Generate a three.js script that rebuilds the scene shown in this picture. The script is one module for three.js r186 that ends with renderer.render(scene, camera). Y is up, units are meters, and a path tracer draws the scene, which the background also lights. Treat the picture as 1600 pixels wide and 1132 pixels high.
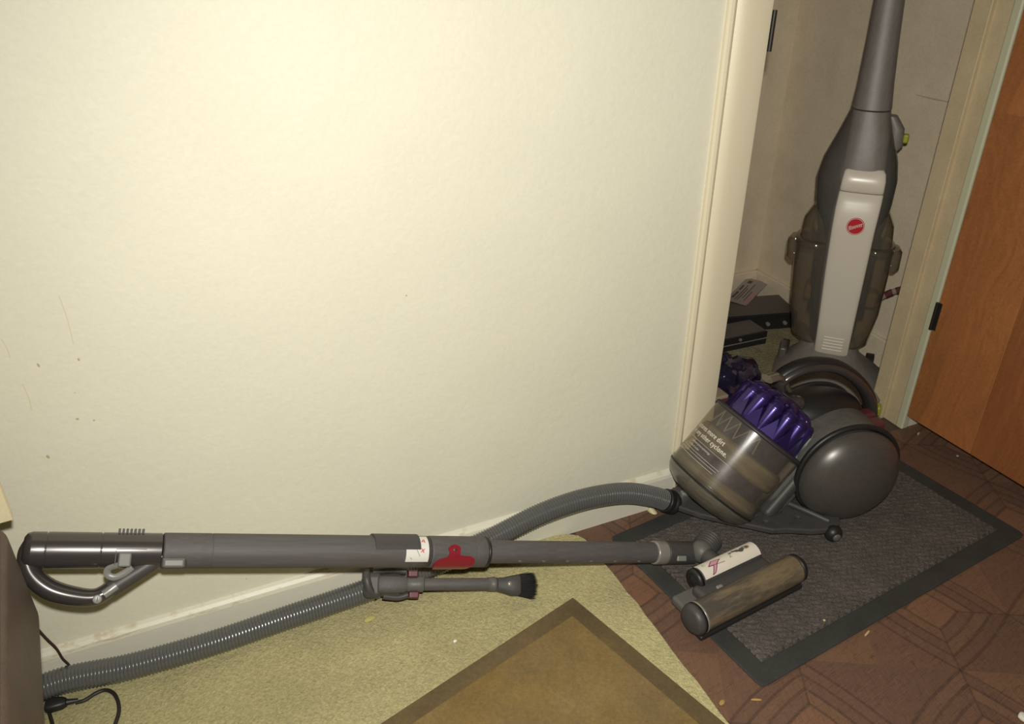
import * as THREE from 'three';
import { RoundedBoxGeometry } from 'three/addons/geometries/RoundedBoxGeometry.js';
import { mergeGeometries, mergeVertices, toCreasedNormals } from 'three/addons/utils/BufferGeometryUtils.js';

// ---------------------------------------------------------------- camera, light, exposure
const scene = new THREE.Scene();
scene.background = new THREE.Color(0x000000);
const FOCAL = 1250, PITCH = 29.212 * Math.PI / 180, YAW = 23.83 * Math.PI / 180;
const EYE = new THREE.Vector3(0, 1.155, 1.164);
const FWD = new THREE.Vector3(Math.sin(YAW) * Math.cos(PITCH), -Math.sin(PITCH), -Math.cos(YAW) * Math.cos(PITCH));
const RIGHT = new THREE.Vector3(Math.cos(YAW), 0, Math.sin(YAW));
const UP = new THREE.Vector3().crossVectors(RIGHT, FWD);
const camera = new THREE.PerspectiveCamera(2 * Math.atan(566 / FOCAL) * 180 / Math.PI, 1600 / 1132, 0.02, 30);
camera.position.copy(EYE);
camera.lookAt(EYE.clone().add(FWD));
scene.add(camera);
const renderer = new THREE.WebGLRenderer({ antialias: true });
renderer.toneMapping = THREE.LinearToneMapping;
renderer.toneMappingExposure = 1.0;
renderer.shadowMap.enabled = true;

// the flash of the hand-held camera: a small lamp above the lens, aimed a little higher than the lens
const flash = new THREE.SpotLight(new THREE.Color().setRGB(1.0, 0.97, 0.885), 7.4, 0, 1.15, 1.0, 2);
flash.position.set(0.02, 1.235, 1.16);
flash.target.position.set(0.74, 0.34, 0);
flash.castShadow = true; flash.shadow.radius = 0.8; flash.shadow.mapSize.set(2048, 2048);
flash.shadow.camera.near = 0.05;
scene.add(flash, flash.target);

// ---------------------------------------------------------------- helpers
let seed = 7;
const rnd = () => { seed = (seed * 1664525 + 1013904223) >>> 0; return seed / 4294967296; };
const V3 = (x, y, z) => new THREE.Vector3(x, y, z);
const ray = (px, py) => RIGHT.clone().multiplyScalar((px - 800) / FOCAL).addScaledVector(UP, (566 - py) / FOCAL).add(FWD);
function on(px, py, axis, value) { const d = ray(px, py); return EYE.clone().addScaledVector(d, (value - EYE[axis]) / d[axis]); }
function project(p) { const d = p.clone().sub(EYE), z = d.dot(FWD); return [800 + FOCAL * d.dot(RIGHT) / z, 566 - FOCAL * d.dot(UP) / z]; }
const used = {};
function numbered(name) { const n = used[name] = (used[name] ?? -1) + 1; return n ? `${name}_${String(n).padStart(3, '0')}` : name; }
function ready(o) { o.traverse((m) => { if (m.isMesh) { m.castShadow = m.receiveShadow = true; } }); return o; }
function mesh(name, geo, mat, parent = scene) {
  const list = (Array.isArray(geo) ? geo : [geo]).map((g) => { const c = g.index ? g.toNonIndexed() : g; for (const k of Object.keys(c.attributes)) if (!['position', 'normal', 'uv'].includes(k)) c.deleteAttribute(k); return c; });
  const g = list.length > 1 ? mergeGeometries(list) : list[0];
  const m = new THREE.Mesh(g, mat); m.name = parent === scene ? numbered(name) : name; m.castShadow = m.receiveShadow = true;
  parent.add(m); return m;
}
function tag(o, label, category, group) { o.userData.label = label; o.userData.category = category; if (group) o.userData.group = group; return o; }
function thing(name, label, category, pos = [0, 0, 0], group) { const o = new THREE.Group(); o.name = numbered(name); o.position.set(...pos); scene.add(o); return tag(o, label, category, group); }
function struct(name, geo, mat, label) { const m = mesh(name, geo, mat); m.userData.kind = 'structure'; if (label) m.userData.label = label; return m; }
// creased normals; the addon compares points in hundredths of a unit, so it works on millimetres x 10
function creased(g, a) { g.scale(1e4, 1e4, 1e4); const r = toCreasedNormals(g, a); r.scale(1e-4, 1e-4, 1e-4); return r; }
// a box whose uv is in metres
function box(x0, x1, y0, y1, z0, z1) {
  const w = x1 - x0, h = y1 - y0, d = z1 - z0, g = new THREE.BoxGeometry(w, h, d); g.translate((x0 + x1) / 2, (y0 + y1) / 2, (z0 + z1) / 2);
  return planarUV(g);
}
// uv in metres by the face's main direction
function planarUV(g) {
  const n = g.attributes.normal, p = g.attributes.position, uv = new Float32Array(p.count * 2);
  for (let i = 0; i < p.count; i++) {
    const a = Math.abs(n.getX(i)), b = Math.abs(n.getY(i)), c = Math.abs(n.getZ(i));
    const [u, v] = b >= a && b >= c ? [p.getX(i), p.getZ(i)] : a >= c ? [p.getZ(i), p.getY(i)] : [p.getX(i), p.getY(i)];
    uv[2 * i] = u; uv[2 * i + 1] = v;
  }
  g.setAttribute('uv', new THREE.BufferAttribute(uv, 2)); return g;
}
function rbox(w, h, d, r, x = 0, y = 0, z = 0, seg = 3) { const g = new RoundedBoxGeometry(w, h, d, seg, r); g.translate(x, y, z); return g; }
function cyl(r0, r1, a, b, seg = 28, open = false) {   // from point a (radius r0) to point b (radius r1)
  const d = b.clone().sub(a), g = new THREE.CylinderGeometry(r1, r0, d.length(), seg, 1, open);
  g.applyQuaternion(new THREE.Quaternion().setFromUnitVectors(V3(0, 1, 0), d.clone().normalize())); g.translate((a.x + b.x) / 2, (a.y + b.y) / 2, (a.z + b.z) / 2); return g;
}
function lathe(profile, a, dir, seg = 40) {            // profile of [radius, height] along dir from a
  const g = new THREE.LatheGeometry(profile.map(([r, h]) => new THREE.Vector2(Math.max(r, 1e-5), h)), seg);
  g.applyQuaternion(new THREE.Quaternion().setFromUnitVectors(V3(0, 1, 0), dir.clone().normalize())); g.translate(a.x, a.y, a.z); return g;
}
function sphere(r, x, y, z, sx = 1, sy = 1, sz = 1, w = 24, h = 16) { const g = new THREE.SphereGeometry(r, w, h); g.scale(sx, sy, sz); g.translate(x, y, z); return g; }
const curve = (pts, tension = 0.5) => new THREE.CatmullRomCurve3(pts, false, 'centripetal', tension);
function tube(pts, r, seg = 64, rs = 12) { return new THREE.TubeGeometry(curve(pts), seg, r, rs, false); }
// sweep with a radius (and a flattening) that varies along the path; ends closed
function sweep(pts, radius, seg = 60, rs = 18, flat = () => 1, upHint = null) {
  const c = curve(pts), fr = c.computeFrenetFrames(seg, false), pos = [], uv = [], idx = [];
  const len = c.getLength();
  for (let i = 0; i <= seg; i++) {
    const t = i / seg, p = c.getPointAt(t), T = fr.tangents[i]; let N = fr.normals[i], Bn = fr.binormals[i];
    if (upHint) { Bn = upHint.clone().addScaledVector(T, -upHint.dot(T)).normalize(); N = new THREE.Vector3().crossVectors(Bn, T); }
    const r = radius(t), f = flat(t);
    for (let j = 0; j <= rs; j++) { const a = j / rs * Math.PI * 2, q = p.clone().addScaledVector(N, Math.cos(a) * r).addScaledVector(Bn, Math.sin(a) * r * f); pos.push(q.x, q.y, q.z); uv.push(t * len, j / rs); }
  }
  for (let i = 0; i < seg; i++) for (let j = 0; j < rs; j++) { const a = i * (rs + 1) + j, b = a + rs + 1; idx.push(a, a + 1, b, b, a + 1, b + 1); }
  for (const [i, flip] of [[0, 0], [seg, 1]]) { const p = c.getPointAt(i / seg), k = pos.length / 3; pos.push(p.x, p.y, p.z); uv.push(0, 0); for (let j = 0; j < rs; j++) { const a = i * (rs + 1) + j; flip ? idx.push(k, a, a + 1) : idx.push(k, a + 1, a); } }
  const g = new THREE.BufferGeometry(); g.setAttribute('position', new THREE.Float32BufferAttribute(pos, 3)); g.setAttribute('uv', new THREE.Float32BufferAttribute(uv, 2)); g.setIndex(idx);
  g.computeVertexNormals(); return creased(g, 1.0);
}
// loft of rounded-rectangle rings; rings: {c: Vector3 centre, u, v: half-axes vectors, e: exponent}
function loft(rings, n = 36, caps = true) {
  const pos = [], uv = [], idx = [];
  rings.forEach((r, i) => { for (let j = 0; j <= n; j++) { const a = j / n * Math.PI * 2, k = 2 / (r.e ?? 2), x = Math.sign(Math.cos(a)) * Math.abs(Math.cos(a)) ** k, y = Math.sign(Math.sin(a)) * Math.abs(Math.sin(a)) ** k; const p = r.c.clone().addScaledVector(r.u, x).addScaledVector(r.v, y); pos.push(p.x, p.y, p.z); uv.push(j / n, i / (rings.length - 1)); } });
  for (let i = 0; i < rings.length - 1; i++) for (let j = 0; j < n; j++) { const a = i * (n + 1) + j, b = a + n + 1; idx.push(a, a + 1, b, b, a + 1, b + 1); }
  if (caps) for (const i of [0, rings.length - 1]) { const k = pos.length / 3, p = rings[i].c; pos.push(p.x, p.y, p.z); uv.push(0, 0); for (let j = 0; j < n; j++) { const a = i * (n + 1) + j; i ? idx.push(k, a, a + 1) : idx.push(k, a + 1, a); } }
  const g = new THREE.BufferGeometry(); g.setAttribute('position', new THREE.Float32BufferAttribute(pos, 3)); g.setAttribute('uv', new THREE.Float32BufferAttribute(uv, 2)); g.setIndex(idx);
  return creased(g, 0.7);
}
function extrude(pts, depth, bevel = 0, seg = 2) { const s = new THREE.Shape(pts.map(([x, y]) => new THREE.Vector2(x, y))); return new THREE.ExtrudeGeometry(s, { depth, bevelEnabled: bevel > 0, bevelSize: bevel, bevelThickness: bevel, bevelSegments: seg, curveSegments: 12 }); }

// ---------------------------------------------------------------- procedural textures
const hash = (x, y, s) => { let h = (x * 374761393 + y * 668265263 + s * 974634777) | 0; h = Math.imul(h ^ (h >>> 13), 1274126177); return ((h ^ (h >>> 16)) >>> 0) / 4294967296; };
function vnoise(x, y, per, s) { const xi = Math.floor(x), yi = Math.floor(y), fx = x - xi, fy = y - yi, u = fx * fx * (3 - 2 * fx), v = fy * fy * (3 - 2 * fy), m = (k) => ((k % per) + per) % per; const a = hash(m(xi), m(yi), s), b = hash(m(xi + 1), m(yi), s), c = hash(m(xi), m(yi + 1), s), d = hash(m(xi + 1), m(yi + 1), s); return a + (b - a) * u + (c - a) * v + (a - b - c + d) * u * v; }
// tileable: octaves = list of [cells per tile, weight]
function fbm(x, y, octaves, s) { let t = 0, w = 0; octaves.forEach(([n, k], i) => { t += k * (vnoise(x * n, y * n, n, s + i) - 0.5) * 2; w += k; }); return t / w; }
function texture(size, fn, metres, color = true) {        // fn(u, v) -> [r, g, b] 0..1 (sRGB when color)
  const d = new Uint8Array(size * size * 4);
  for (let j = 0; j < size; j++) for (let i = 0; i < size; i++) { const c = fn(i / size, j / size), k = (j * size + i) * 4; for (let q = 0; q < 3; q++) d[k + q] = Math.max(0, Math.min(255, c[q] * 255)); d[k + 3] = 255; }
  const t = new THREE.DataTexture(d, size, size); t.magFilter = THREE.LinearFilter; t.minFilter = THREE.LinearMipmapLinearFilter; t.generateMipmaps = true; t.wrapS = t.wrapT = THREE.RepeatWrapping; t.repeat.set(1 / metres, 1 / metres);
  if (color) t.colorSpace = THREE.SRGBColorSpace; t.needsUpdate = true; return t;
}
function canvasTexture(w, h, draw) { const c = document.createElement('canvas'); c.width = w; c.height = h; draw(c.getContext('2d'), w, h); const t = new THREE.CanvasTexture(c); t.colorSpace = THREE.SRGBColorSpace; t.anisotropy = 8; return t; }
const hex = (h) => [(h >> 16 & 255) / 255, (h >> 8 & 255) / 255, (h & 255) / 255];
const std = (o) => new THREE.MeshStandardMaterial(o);
const phy = (o) => new THREE.MeshPhysicalMaterial(o);

const grit = texture(256, (u, v) => { const n = 0.5 + 0.5 * fbm(u, v, [[64, 1], [128, 1]], 3); return [n, n, n]; }, 0.05, false);
function speckled(base, amp, coarse, s, size = 512, metres = 0.4) { const b = hex(base); return texture(size, (u, v) => { const n = fbm(u, v, [[256, 1.0], [128, 0.8]], s) * amp + fbm(u, v, [[8, 1], [20, 0.8]], s + 9) * coarse; return b.map((c, i) => c * (1 + n * (1 + (i - 1) * 0.15))); }, metres); }

const M = {};
M.wall = std({ map: texture(1024, (u, v) => {
  const n = 1 + 0.012 * fbm(u, v, [[200, 1], [400, 1]], 5) + 0.012 * fbm(u, v, [[5, 1], [12, 1]], 6); return [0.868 * n, 0.852 * n, 0.775 * n]; }, 1.0), roughness: 0.62, bumpMap: texture(512, (u, v) => { const n = 0.5 + 0.5 * fbm(u, v, [[40, 1], [90, 0.8], [180, 0.5]], 8); return [n, n, n]; }, 0.5, false), bumpScale: 0.00045 });
M.ceiling = std({ color: 0xd8d3c4, roughness: 0.9 });
M.trim = std({ color: 0xd9cfb4, roughness: 0.42, bumpMap: grit, bumpScale: 0.0002 });
M.closet = std({ map: speckled(0xd9cab0, 0.04, 0.04, 21, 512, 0.6), roughness: 0.8 });
M.jamb = std({ map: speckled(0xc6b491, 0.04, 0.05, 25, 512, 0.5), roughness: 0.5 });
M.jambEdge = std({ color: 0xc4c3a6, roughness: 0.45 });
M.metalDark = std({ color: 0x3a3734, roughness: 0.45, metalness: 0.6 });

// ---------------------------------------------------------------- room shell
const OL = 0.984, OR = 1.605, HEAD = 2.04;               // the closet opening in the front wall
struct('floor', box(-2, 2.7, -0.10, -0.004, -1.0, 3.1), std({ color: 0x5a4a3c, roughness: 0.9 }), 'sub-floor under the vinyl and the carpet');
struct('ceiling', box(-2, 2.7, 2.4, 2.5, -1.0, 3.1), M.ceiling);
const wallFront = struct('wall_front', [box(-1.9, 0.955, 0, 2.4, -0.10, 0), box(OR + 0.02, 2.6, 0, 2.4, -0.10, 0), box(0.955, OR + 0.02, HEAD, 2.4, -0.10, 0)], M.wall, 'cream painted wall behind the vacuum wand');
struct('wall_left', box(-2, -1.9, 0, 2.4, -0.10, 3.1), M.wall);
struct('wall_right', box(2.6, 2.7, 0, 2.4, -0.10, 3.1), M.wall);
struct('wall_rear', box(-1.9, 2.6, 0, 2.4, 3.0, 3.1), M.wall);
const CB = -0.84, CR = 1.81;
struct('wall_closet_back', box(0.5, CR, 0, 2.4, CB - 0.1, CB), M.closet);
const wallCloset = struct('wall_closet_right', box(CR, CR + 0.1, 0, 2.4, CB - 0.1, -0.10), M.closet);
mesh('scuff', sweep([on(1430, 148, 'x', CR - 0.0001), on(1455, 154, 'x', CR - 0.0001), on(1490, 161, 'x', CR - 0.0001)], (k) => 0.0016 * (0.3 + Math.sin(k * 3)), 14, 6, () => 0.1, V3(1, 0, 0)), std({ color: 0xb5a98f, roughness: 0.8 }), wallCloset);
struct('wall_closet_left', box(0.4, 0.5, 0, 2.4, CB - 0.1, -0.10), M.closet);
struct('baseboard_closet_back', planarUV(rbox(CR - 0.5, 0.089, 0.012, 0.004, (CR + 0.5) / 2, 0.0445, CB + 0.006)), M.closet);
struct('baseboard_closet_right', planarUV(rbox(0.012, 0.089, -CB - 0.1, 0.004, CR - 0.006, 0.0445, (CB - 0.1) / 2)), M.closet);
// small drips and scuffs of old dirt on the front wall, thin skins of paint-like stain
const stainMat = std({ color: 0xb9a97c, roughness: 0.8 });
for (const [px, py, w, h, tilt] of [[75, 714, 0.004, 0.007, 0.2], [123, 562, 0.003, 0.005, 0.1], [60, 571, 0.003, 0.007, 0.2], [121, 655, 0.004, 0.004, 0], [147, 657, 0.003, 0.003, 0], [117, 614, 0.0018, 0.0018, 0], [635, 462, 0.003, 0.003, 0], [385, 905, 0.0025, 0.0025, 0]]) {
  const p = on(px, py, 'z', 0); const g = sphere(0.5, 0, 0, 0, w, h, 0.0006, 10, 6); g.rotateZ(tilt); g.translate(p.x, p.y, 0.0001); mesh('stain', g, stainMat, wallFront);
}
{ const faint = std({ color: 0xd3c9aa, roughness: 0.7 });
  for (const [a, b] of [[[92, 462], [115, 538]], [[2, 530], [16, 560]], [[35, 600], [50, 642]]]) mesh('scuff', sweep([on(...a, 'z', 0.0001), on((a[0] + b[0]) / 2 + 2, (a[1] + b[1]) / 2, 'z', 0.0001), on(...b, 'z', 0.0001)], () => 0.0007, 10, 6, () => 0.12, V3(0, 0, 1)), faint, wallFront); }
// baseboard: moulded top, grime caught along its top edge
{ const prof = [[0, 0], [0.013, 0], [0.013, 0.074], [0.011, 0.081], [0.006, 0.086], [0, 0.089]];
  const len = OL - 0.085 + 1.9, g = extrude(prof, len); g.rotateY(Math.PI / 2); g.scale(1, 1, -1);     // profile x -> +z
  const p = g.attributes.position; for (let i = 0; i < p.count; i++) p.setZ(i, p.getZ(i)); g.translate(-1.9, 0, 0);
  const idx = []; const ng = g.index ? g.toNonIndexed() : g; const q = ng.attributes.position; for (let i = 0; i < q.count; i += 3) { for (const a of ['X', 'Y', 'Z']) { const t = q['get' + a](i); q['set' + a](i, q['get' + a](i + 1)); q['set' + a](i + 1, t); } }
  ng.computeVertexNormals(); const uv = new Float32Array(q.count * 2); for (let i = 0; i < q.count; i++) { uv[2 * i] = q.getX(i) / 1.0; uv[2 * i + 1] = (q.getY(i) + q.getZ(i) * 0.6) / 0.11; } ng.setAttribute('uv', new THREE.BufferAttribute(uv, 2));
  const t = texture(1024, (u, v) => { const n = fbm(u, v, [[30, 1], [90, 1], [200, 0.6]], 31), m = fbm(u, v, [[6, 1], [14, 1]], 33), top = v > 0.70 + 0.1 * n && v < 0.90 + 0.1 * m ? 1 : 0; const k = Math.max(0, Math.min(1, (n * 1.5 + m * 0.6 - 0.16) * 1.6)) * top * 0.30, b = [0.855, 0.84, 0.77].map((c) => c * (1 + 0.02 * n)); return b.map((c, i) => c + ([0.60, 0.47, 0.27][i] - c) * k); }, 1);
  struct('baseboard_front', ng, std({ map: t, roughness: 0.45 }), 'cream baseboard with grimy top edge'); }
// left casing of the closet opening: bead, groove and flat
{ const pr = [[0.898, 0], [0.898, 0.006], [0.901, 0.010], [0.906, 0.0115], [0.911, 0.010], [0.914, 0.007], [0.917, 0.0095], [0.922, 0.013], [0.930, 0.0155], [0.945, 0.0165], [0.975, 0.0165], [0.981, 0.0155], [OL, 0.012], [OL, -0.10], [0.955, -0.10], [0.955, 0]];
  const g = extrude(pr, HEAD); g.rotateX(-Math.PI / 2); g.scale(1, 1, -1); // (x, z) profile raised along y
  const ng = g.index ? g.toNonIndexed() : g, q = ng.attributes.position; for (let i = 0; i < q.count; i += 3) for (const a of ['X', 'Y', 'Z']) { const t = q['get' + a](i); q['set' + a](i, q['get' + a](i + 1)); q['set' + a](i + 1, t); }
  ng.computeVertexNormals(); const cas = struct('trim_1', planarUV(creased(ng, 0.5)), M.trim, 'cream door casing with a bead at the end of the wall');
  const y0 = on(1197, 80, 'z', 0.01).y, y1 = on(1197, 16, 'z', 0.01).y;
  mesh('hinge_leaf', [rbox(0.003, y1 - y0, 0.02, 0.001, OL + 0.0012, (y0 + y1) / 2, 0.004), cyl(0.0042, 0.0042, V3(OL + 0.003, y0, 0.0145), V3(OL + 0.003, y1, 0.0145), 12)], M.metalDark, cas); }
// right jamb: lining, stop and rounded front edge
{ const R = OR; const j = struct('trim_2', planarUV(rbox(0.026, HEAD, 0.043, 0.002, R + 0.006, HEAD / 2, -0.077)), M.jamb, 'tan door stop on the right jamb');
  struct('trim_3', box(R + 0.004, R + 0.02, 0, HEAD, -0.10, 0.0), M.jamb, 'tan lining of the right door jamb');
  struct('trim_4', planarUV(rbox(0.022, HEAD, 0.022, 0.005, R + 0.010, HEAD / 2, -0.005)), M.jambEdge, 'pale front edge of the right jamb');
  struct('trim_5', box(OL, OR, HEAD - 0.02, HEAD, -0.10, 0.0), M.jamb); }
// ---------------------------------------------------------------- floor coverings
// sheet vinyl printed with a parquet of strips around small squares (flat print)
const vinylTex = canvasTexture(1024, 1024, (c, w) => {
  c.fillStyle = '#6c4b38'; c.fillRect(0, 0, w, w);
  const S = w / 2, rr = (() => { let s = 11; return () => (s = (s * 16807) % 2147483647) / 2147483647; })();
  const poly = (pts, col) => { c.beginPath(); pts.forEach(([x, y], i) => i ? c.lineTo(x, y) : c.moveTo(x, y)); c.closePath(); c.fillStyle = col; c.fill(); };
  const cols = ['#6c5141', '#715543', '#694e3f', '#755743', '#6a4f41', '#6e5141'];
  for (let a = -1; a < 3; a++) for (let b = -1; b < 3; b++) {
    const x = a * S, y = b * S, q = S * 0.5, m = S * 0.17;
    const cx = x + q, cy = y + q, sq = [[cx, cy - m], [cx + m, cy], [cx, cy + m], [cx - m, cy]], o = [[cx, y], [x + S, cy], [cx, y + S], [x, cy]], k = [[x + S, y], [x + S, y + S], [x, y + S], [x, y]];
    for (let i = 0; i < 4; i++) { const j = (i + 1) % 4; const mid = (p, t, r) => [p[0] + (r[0] - p[0]) * t, p[1] + (r[1] - p[1]) * t];
      for (let n = 0; n < 3; n++) { const t0 = n / 3, t1 = (n + 1) / 3; poly([mid(sq[i], t0, o[i]), mid(sq[j], t0, o[j]), mid(sq[j], t1, o[j]), mid(sq[i], t1, o[i])], cols[((a + 4) % 2 * 7 + (b + 4) % 2 * 5 + i * 3 + n) % 6]); }
      poly([o[i], k[i], o[j]], cols[(i + 2 + (a + 4) % 2) % 6]); }
    poly(sq, '#7d5a45');
  }
  c.lineCap = 'round';
  for (let a = -1; a < 3; a++) for (let b = -1; b < 3; b++) {
    const x = a * S, y = b * S, q = S * 0.5, m = S * 0.17, cx = x + q, cy = y + q; c.strokeStyle = 'rgba(50,36,30,0.30)'; c.lineWidth = 10;
    for (const t of [m, m + (q - m) / 3, m + (q - m) * 2 / 3, q]) { c.beginPath(); c.moveTo(cx, cy - t); c.quadraticCurveTo(cx + t * 0.56, cy - t * 0.56, cx + t, cy); c.quadraticCurveTo(cx + t * 0.56, cy + t * 0.56, cx, cy + t); c.quadraticCurveTo(cx - t * 0.56, cy + t * 0.56, cx - t, cy); c.quadraticCurveTo(cx - t * 0.56, cy - t * 0.56, cx, cy - t); c.stroke(); }
    for (const [dx, dy] of [[1, 0], [0, 1], [-1, 0], [0, -1]]) { c.lineWidth = 7; c.beginPath(); c.moveTo(cx + dx * m, cy + dy * m); c.lineTo(cx + dx * q, cy + dy * q); c.stroke(); }
  }
  for (let i = 0; i < 9000; i++) { c.strokeStyle = rr() < 0.5 ? 'rgba(40,28,22,0.22)' : 'rgba(150,108,78,0.2)'; c.lineWidth = 1 + rr(); const x = rr() * w, y = rr() * w, l = 6 + rr() * 26, d = rr() < 0.5; c.beginPath(); c.moveTo(x, y); c.lineTo(x + (d ? l : l * 0.2), y + (d ? l * 0.8 : -l)); c.stroke(); }
});
vinylTex.wrapS = vinylTex.wrapT = THREE.RepeatWrapping; vinylTex.repeat.set(1 / 0.56, 1 / 0.56); vinylTex.rotation = 0.5;
M.vinyl = std({ map: vinylTex, roughness: 0.62, bumpMap: grit, bumpScale: 0.0004 });
struct('floor_vinyl', planarUV(new THREE.BoxGeometry(1.945, 0.004, 3.0).translate(1.6275, -0.002, 1.5)), M.vinyl, 'brown sheet vinyl with a printed parquet pattern');

// carpet, cut edge against the vinyl
const CE = 0.664, CH = 0.009;
const carpetMap = texture(1024, (u, v) => { const f = fbm(u, v, [[340, 1], [170, 0.7]], 41), c = fbm(u, v, [[4, 1], [9, 1], [22, 0.6]], 45), d = Math.max(0, fbm(u, v, [[3, 1], [7, 0.7]], 49)); const k = 1 + 0.12 * f + 0.07 * c; return [0.695 * k - 0.02 * d, 0.660 * k - 0.03 * d, 0.485 * k - 0.015 * d]; }, 0.7);
const carpetBump = texture(512, (u, v) => { const n = 0.5 + 0.5 * fbm(u, v, [[170, 1], [90, 0.8]], 52); return [n, n, n]; }, 0.35, false);
M.carpet = std({ map: carpetMap, roughness: 1, bumpMap: carpetBump, bumpScale: 0.0016 });
{ const s = new THREE.Shape(); s.moveTo(-1.9, 0.014); s.lineTo(0.60, 0.014); const rr = (i) => (hash(i, 3, 4) - 0.5) * 0.004;
  s.lineTo(0.632, 0.020); s.lineTo(0.652, 0.034); for (let i = 0; i < 90; i++) s.lineTo(CE + rr(i) + (i < 3 ? -0.004 : 0), 0.05 + i / 90 * 2.95); s.lineTo(-1.9, 3.0); s.closePath();
  const g = new THREE.ExtrudeGeometry(s, { depth: CH - 0.003, bevelEnabled: true, bevelSize: 0.002, bevelThickness: 0.003, bevelSegments: 2 }); g.rotateX(Math.PI / 2); g.translate(0, CH - 0.003, 0);
  struct('floor_carpet', planarUV(g), M.carpet, 'worn olive-tan carpet'); }
struct('floor_closet', box(0.5, CR, -0.004, 0.004, CB, -0.06), std({ map: speckled(0x8f8566, 0.25, 0.12, 61, 512, 0.4), roughness: 1, bumpMap: carpetBump, bumpScale: 0.003 }), 'tan carpet inside the closet');

// brown floor mat with a bevelled darker rim, one corner in view
{ const tip = on(895, 935, 'y', CH), e1 = V3(-0.961, 0, 0.275), e2 = V3(0.275, 0, 0.961), L1 = 0.95, L2 = 1.2, b = 0.034;
  const t = thing('chair_mat', 'thin brown plastic floor mat with darker rim lying on the carpet', 'floor mat', [tip.x, CH, tip.z]);
  const at = (a, c, y) => e1.clone().multiplyScalar(a).addScaledVector(e2, c).setY(y);
  const quad = (a, c, d, e) => { const g = new THREE.BufferGeometry(); g.setAttribute('position', new THREE.Float32BufferAttribute([a, c, d, a, d, e].flatMap((p) => [p.x, p.y, p.z]), 3)); g.computeVertexNormals(); g.setAttribute('uv', new THREE.Float32BufferAttribute(new Float32Array(12), 2)); return planarUV(g); };
  const h0 = 0.0012, h1 = 0.0032; const o = (y) => [at(0, 0, y), at(L1, 0, y), at(L1, L2, y), at(0, L2, y)], i = (y) => [at(b, b, y), at(L1 - b, b, y), at(L1 - b, L2 - b, y), at(b, L2 - b, y)];
  const O = o(h0), I = i(h1), G = o(0.0001), rim = [];
  for (let k = 0; k < 4; k++) { const j = (k + 1) % 4; rim.push(quad(O[k], I[k], I[j], O[j])); rim.push(quad(G[k], O[k], O[j], G[j])); }
  const mk = (base, s) => std({ map: (() => { const c = hex(base); return texture(512, (u, v) => { const n = fbm(u, v, [[220, 1], [90, 0.8]], s) * 0.09 + fbm(u, v, [[3, 1], [7, 1], [16, 0.8]], s + 3) * 0.16, y = fbm(u, v, [[4, 1], [9, 1]], s + 6) * 0.10; return [c[0] * (1 + n + y * 0.4), c[1] * (1 + n + y * 0.15), c[2] * (1 + n - y)]; }, 0.5); })(), roughness: 0.55, bumpMap: grit, bumpScale: 0.0004 });
  mesh('panel', [quad(I[0], I[3], I[2], I[1]), quad(G[0], G[1], G[2], G[3])], mk(0x816a3f, 71), t); mesh('rim', rim, mk(0x66563a, 75), t); }

// charcoal entrance mat with a black rubber border
const MATH = 0.008;
{ const c0 = V3(0.764, 0, 0.492), u = V3(0.994, 0, -0.110), v = V3(-0.110, 0, -0.994), A = 0.765, Bm = 0.432, bw = 0.034;
  const t = thing('door_mat', 'charcoal carpet entrance mat with black rubber border under the vacuum', 'door mat', [c0.x, 0, c0.z]);
  t.rotation.y = Math.atan2(0.110, 0.994);               // local x along the front edge, local -z to the back
  const rr = (w0, w1, d0, d1, r) => { const s = new THREE.Shape(); s.moveTo(w0 + r, d0); s.lineTo(w1 - r, d0); s.quadraticCurveTo(w1, d0, w1, d0 + r); s.lineTo(w1, d1 - r); s.quadraticCurveTo(w1, d1, w1 - r, d1); s.lineTo(w0 + r, d1); s.quadraticCurveTo(w0, d1, w0, d1 - r); s.lineTo(w0, d0 + r); s.quadraticCurveTo(w0, d0, w0 + r, d0); return s; };
  const so = rr(0, A, 0, Bm, 0.012); so.holes.push(rr(bw, A - bw, bw, Bm - bw, 0.003));
  const gb = new THREE.ExtrudeGeometry(so, { depth: 0.001, bevelEnabled: true, bevelSize: 0.003, bevelThickness: 0.0018, bevelSegments: 2 }); gb.rotateX(-Math.PI / 2); gb.translate(0, 0.0018, 0);
  mesh('rubber_border', planarUV(gb), std({ map: speckled(0x363633, 0.10, 0.10, 83), roughness: 0.75, bumpMap: grit, bumpScale: 0.0003 }), t);
  // ribbed pile: broken zigzag ribs, as real relief
  const nx = 260, nz = 150, g = new THREE.PlaneGeometry(A - 2 * bw + 0.004, Bm - 2 * bw + 0.004, nx, nz); g.rotateX(-Math.PI / 2); g.translate(A / 2, 0, -Bm / 2);
  const p = g.attributes.position; for (let i = 0; i < p.count; i++) { const x = p.getX(i), z = p.getZ(i), zig = Math.abs(((x / 0.036) % 1 + 1) % 1 - 0.5) * 0.026, r = Math.sin((z + zig) / 0.0145 * Math.PI * 2); const edge = Math.min(x - bw, A - bw - x, -z - bw, Bm - bw + z); p.setY(i, edge < 0.001 ? 0.002 : 0.0066 + 0.0011 * r + 0.0006 * (hash(i, 5, 9) - 0.5)); }
  g.computeVertexNormals();
  mesh('pile', planarUV(g), std({ map: texture(512, (uu, vv) => { const n = fbm(uu, vv, [[240, 1], [128, 0.9]], 91) * 0.26 + fbm(uu, vv, [[6, 1], [14, 1], [30, 0.7]], 95) * 0.12; return [0.335 * (1 + n), 0.309 * (1 + n), 0.290 * (1 + n)]; }, 0.3), roughness: 1, bumpMap: carpetBump, bumpScale: 0.002 }), t); }

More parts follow.
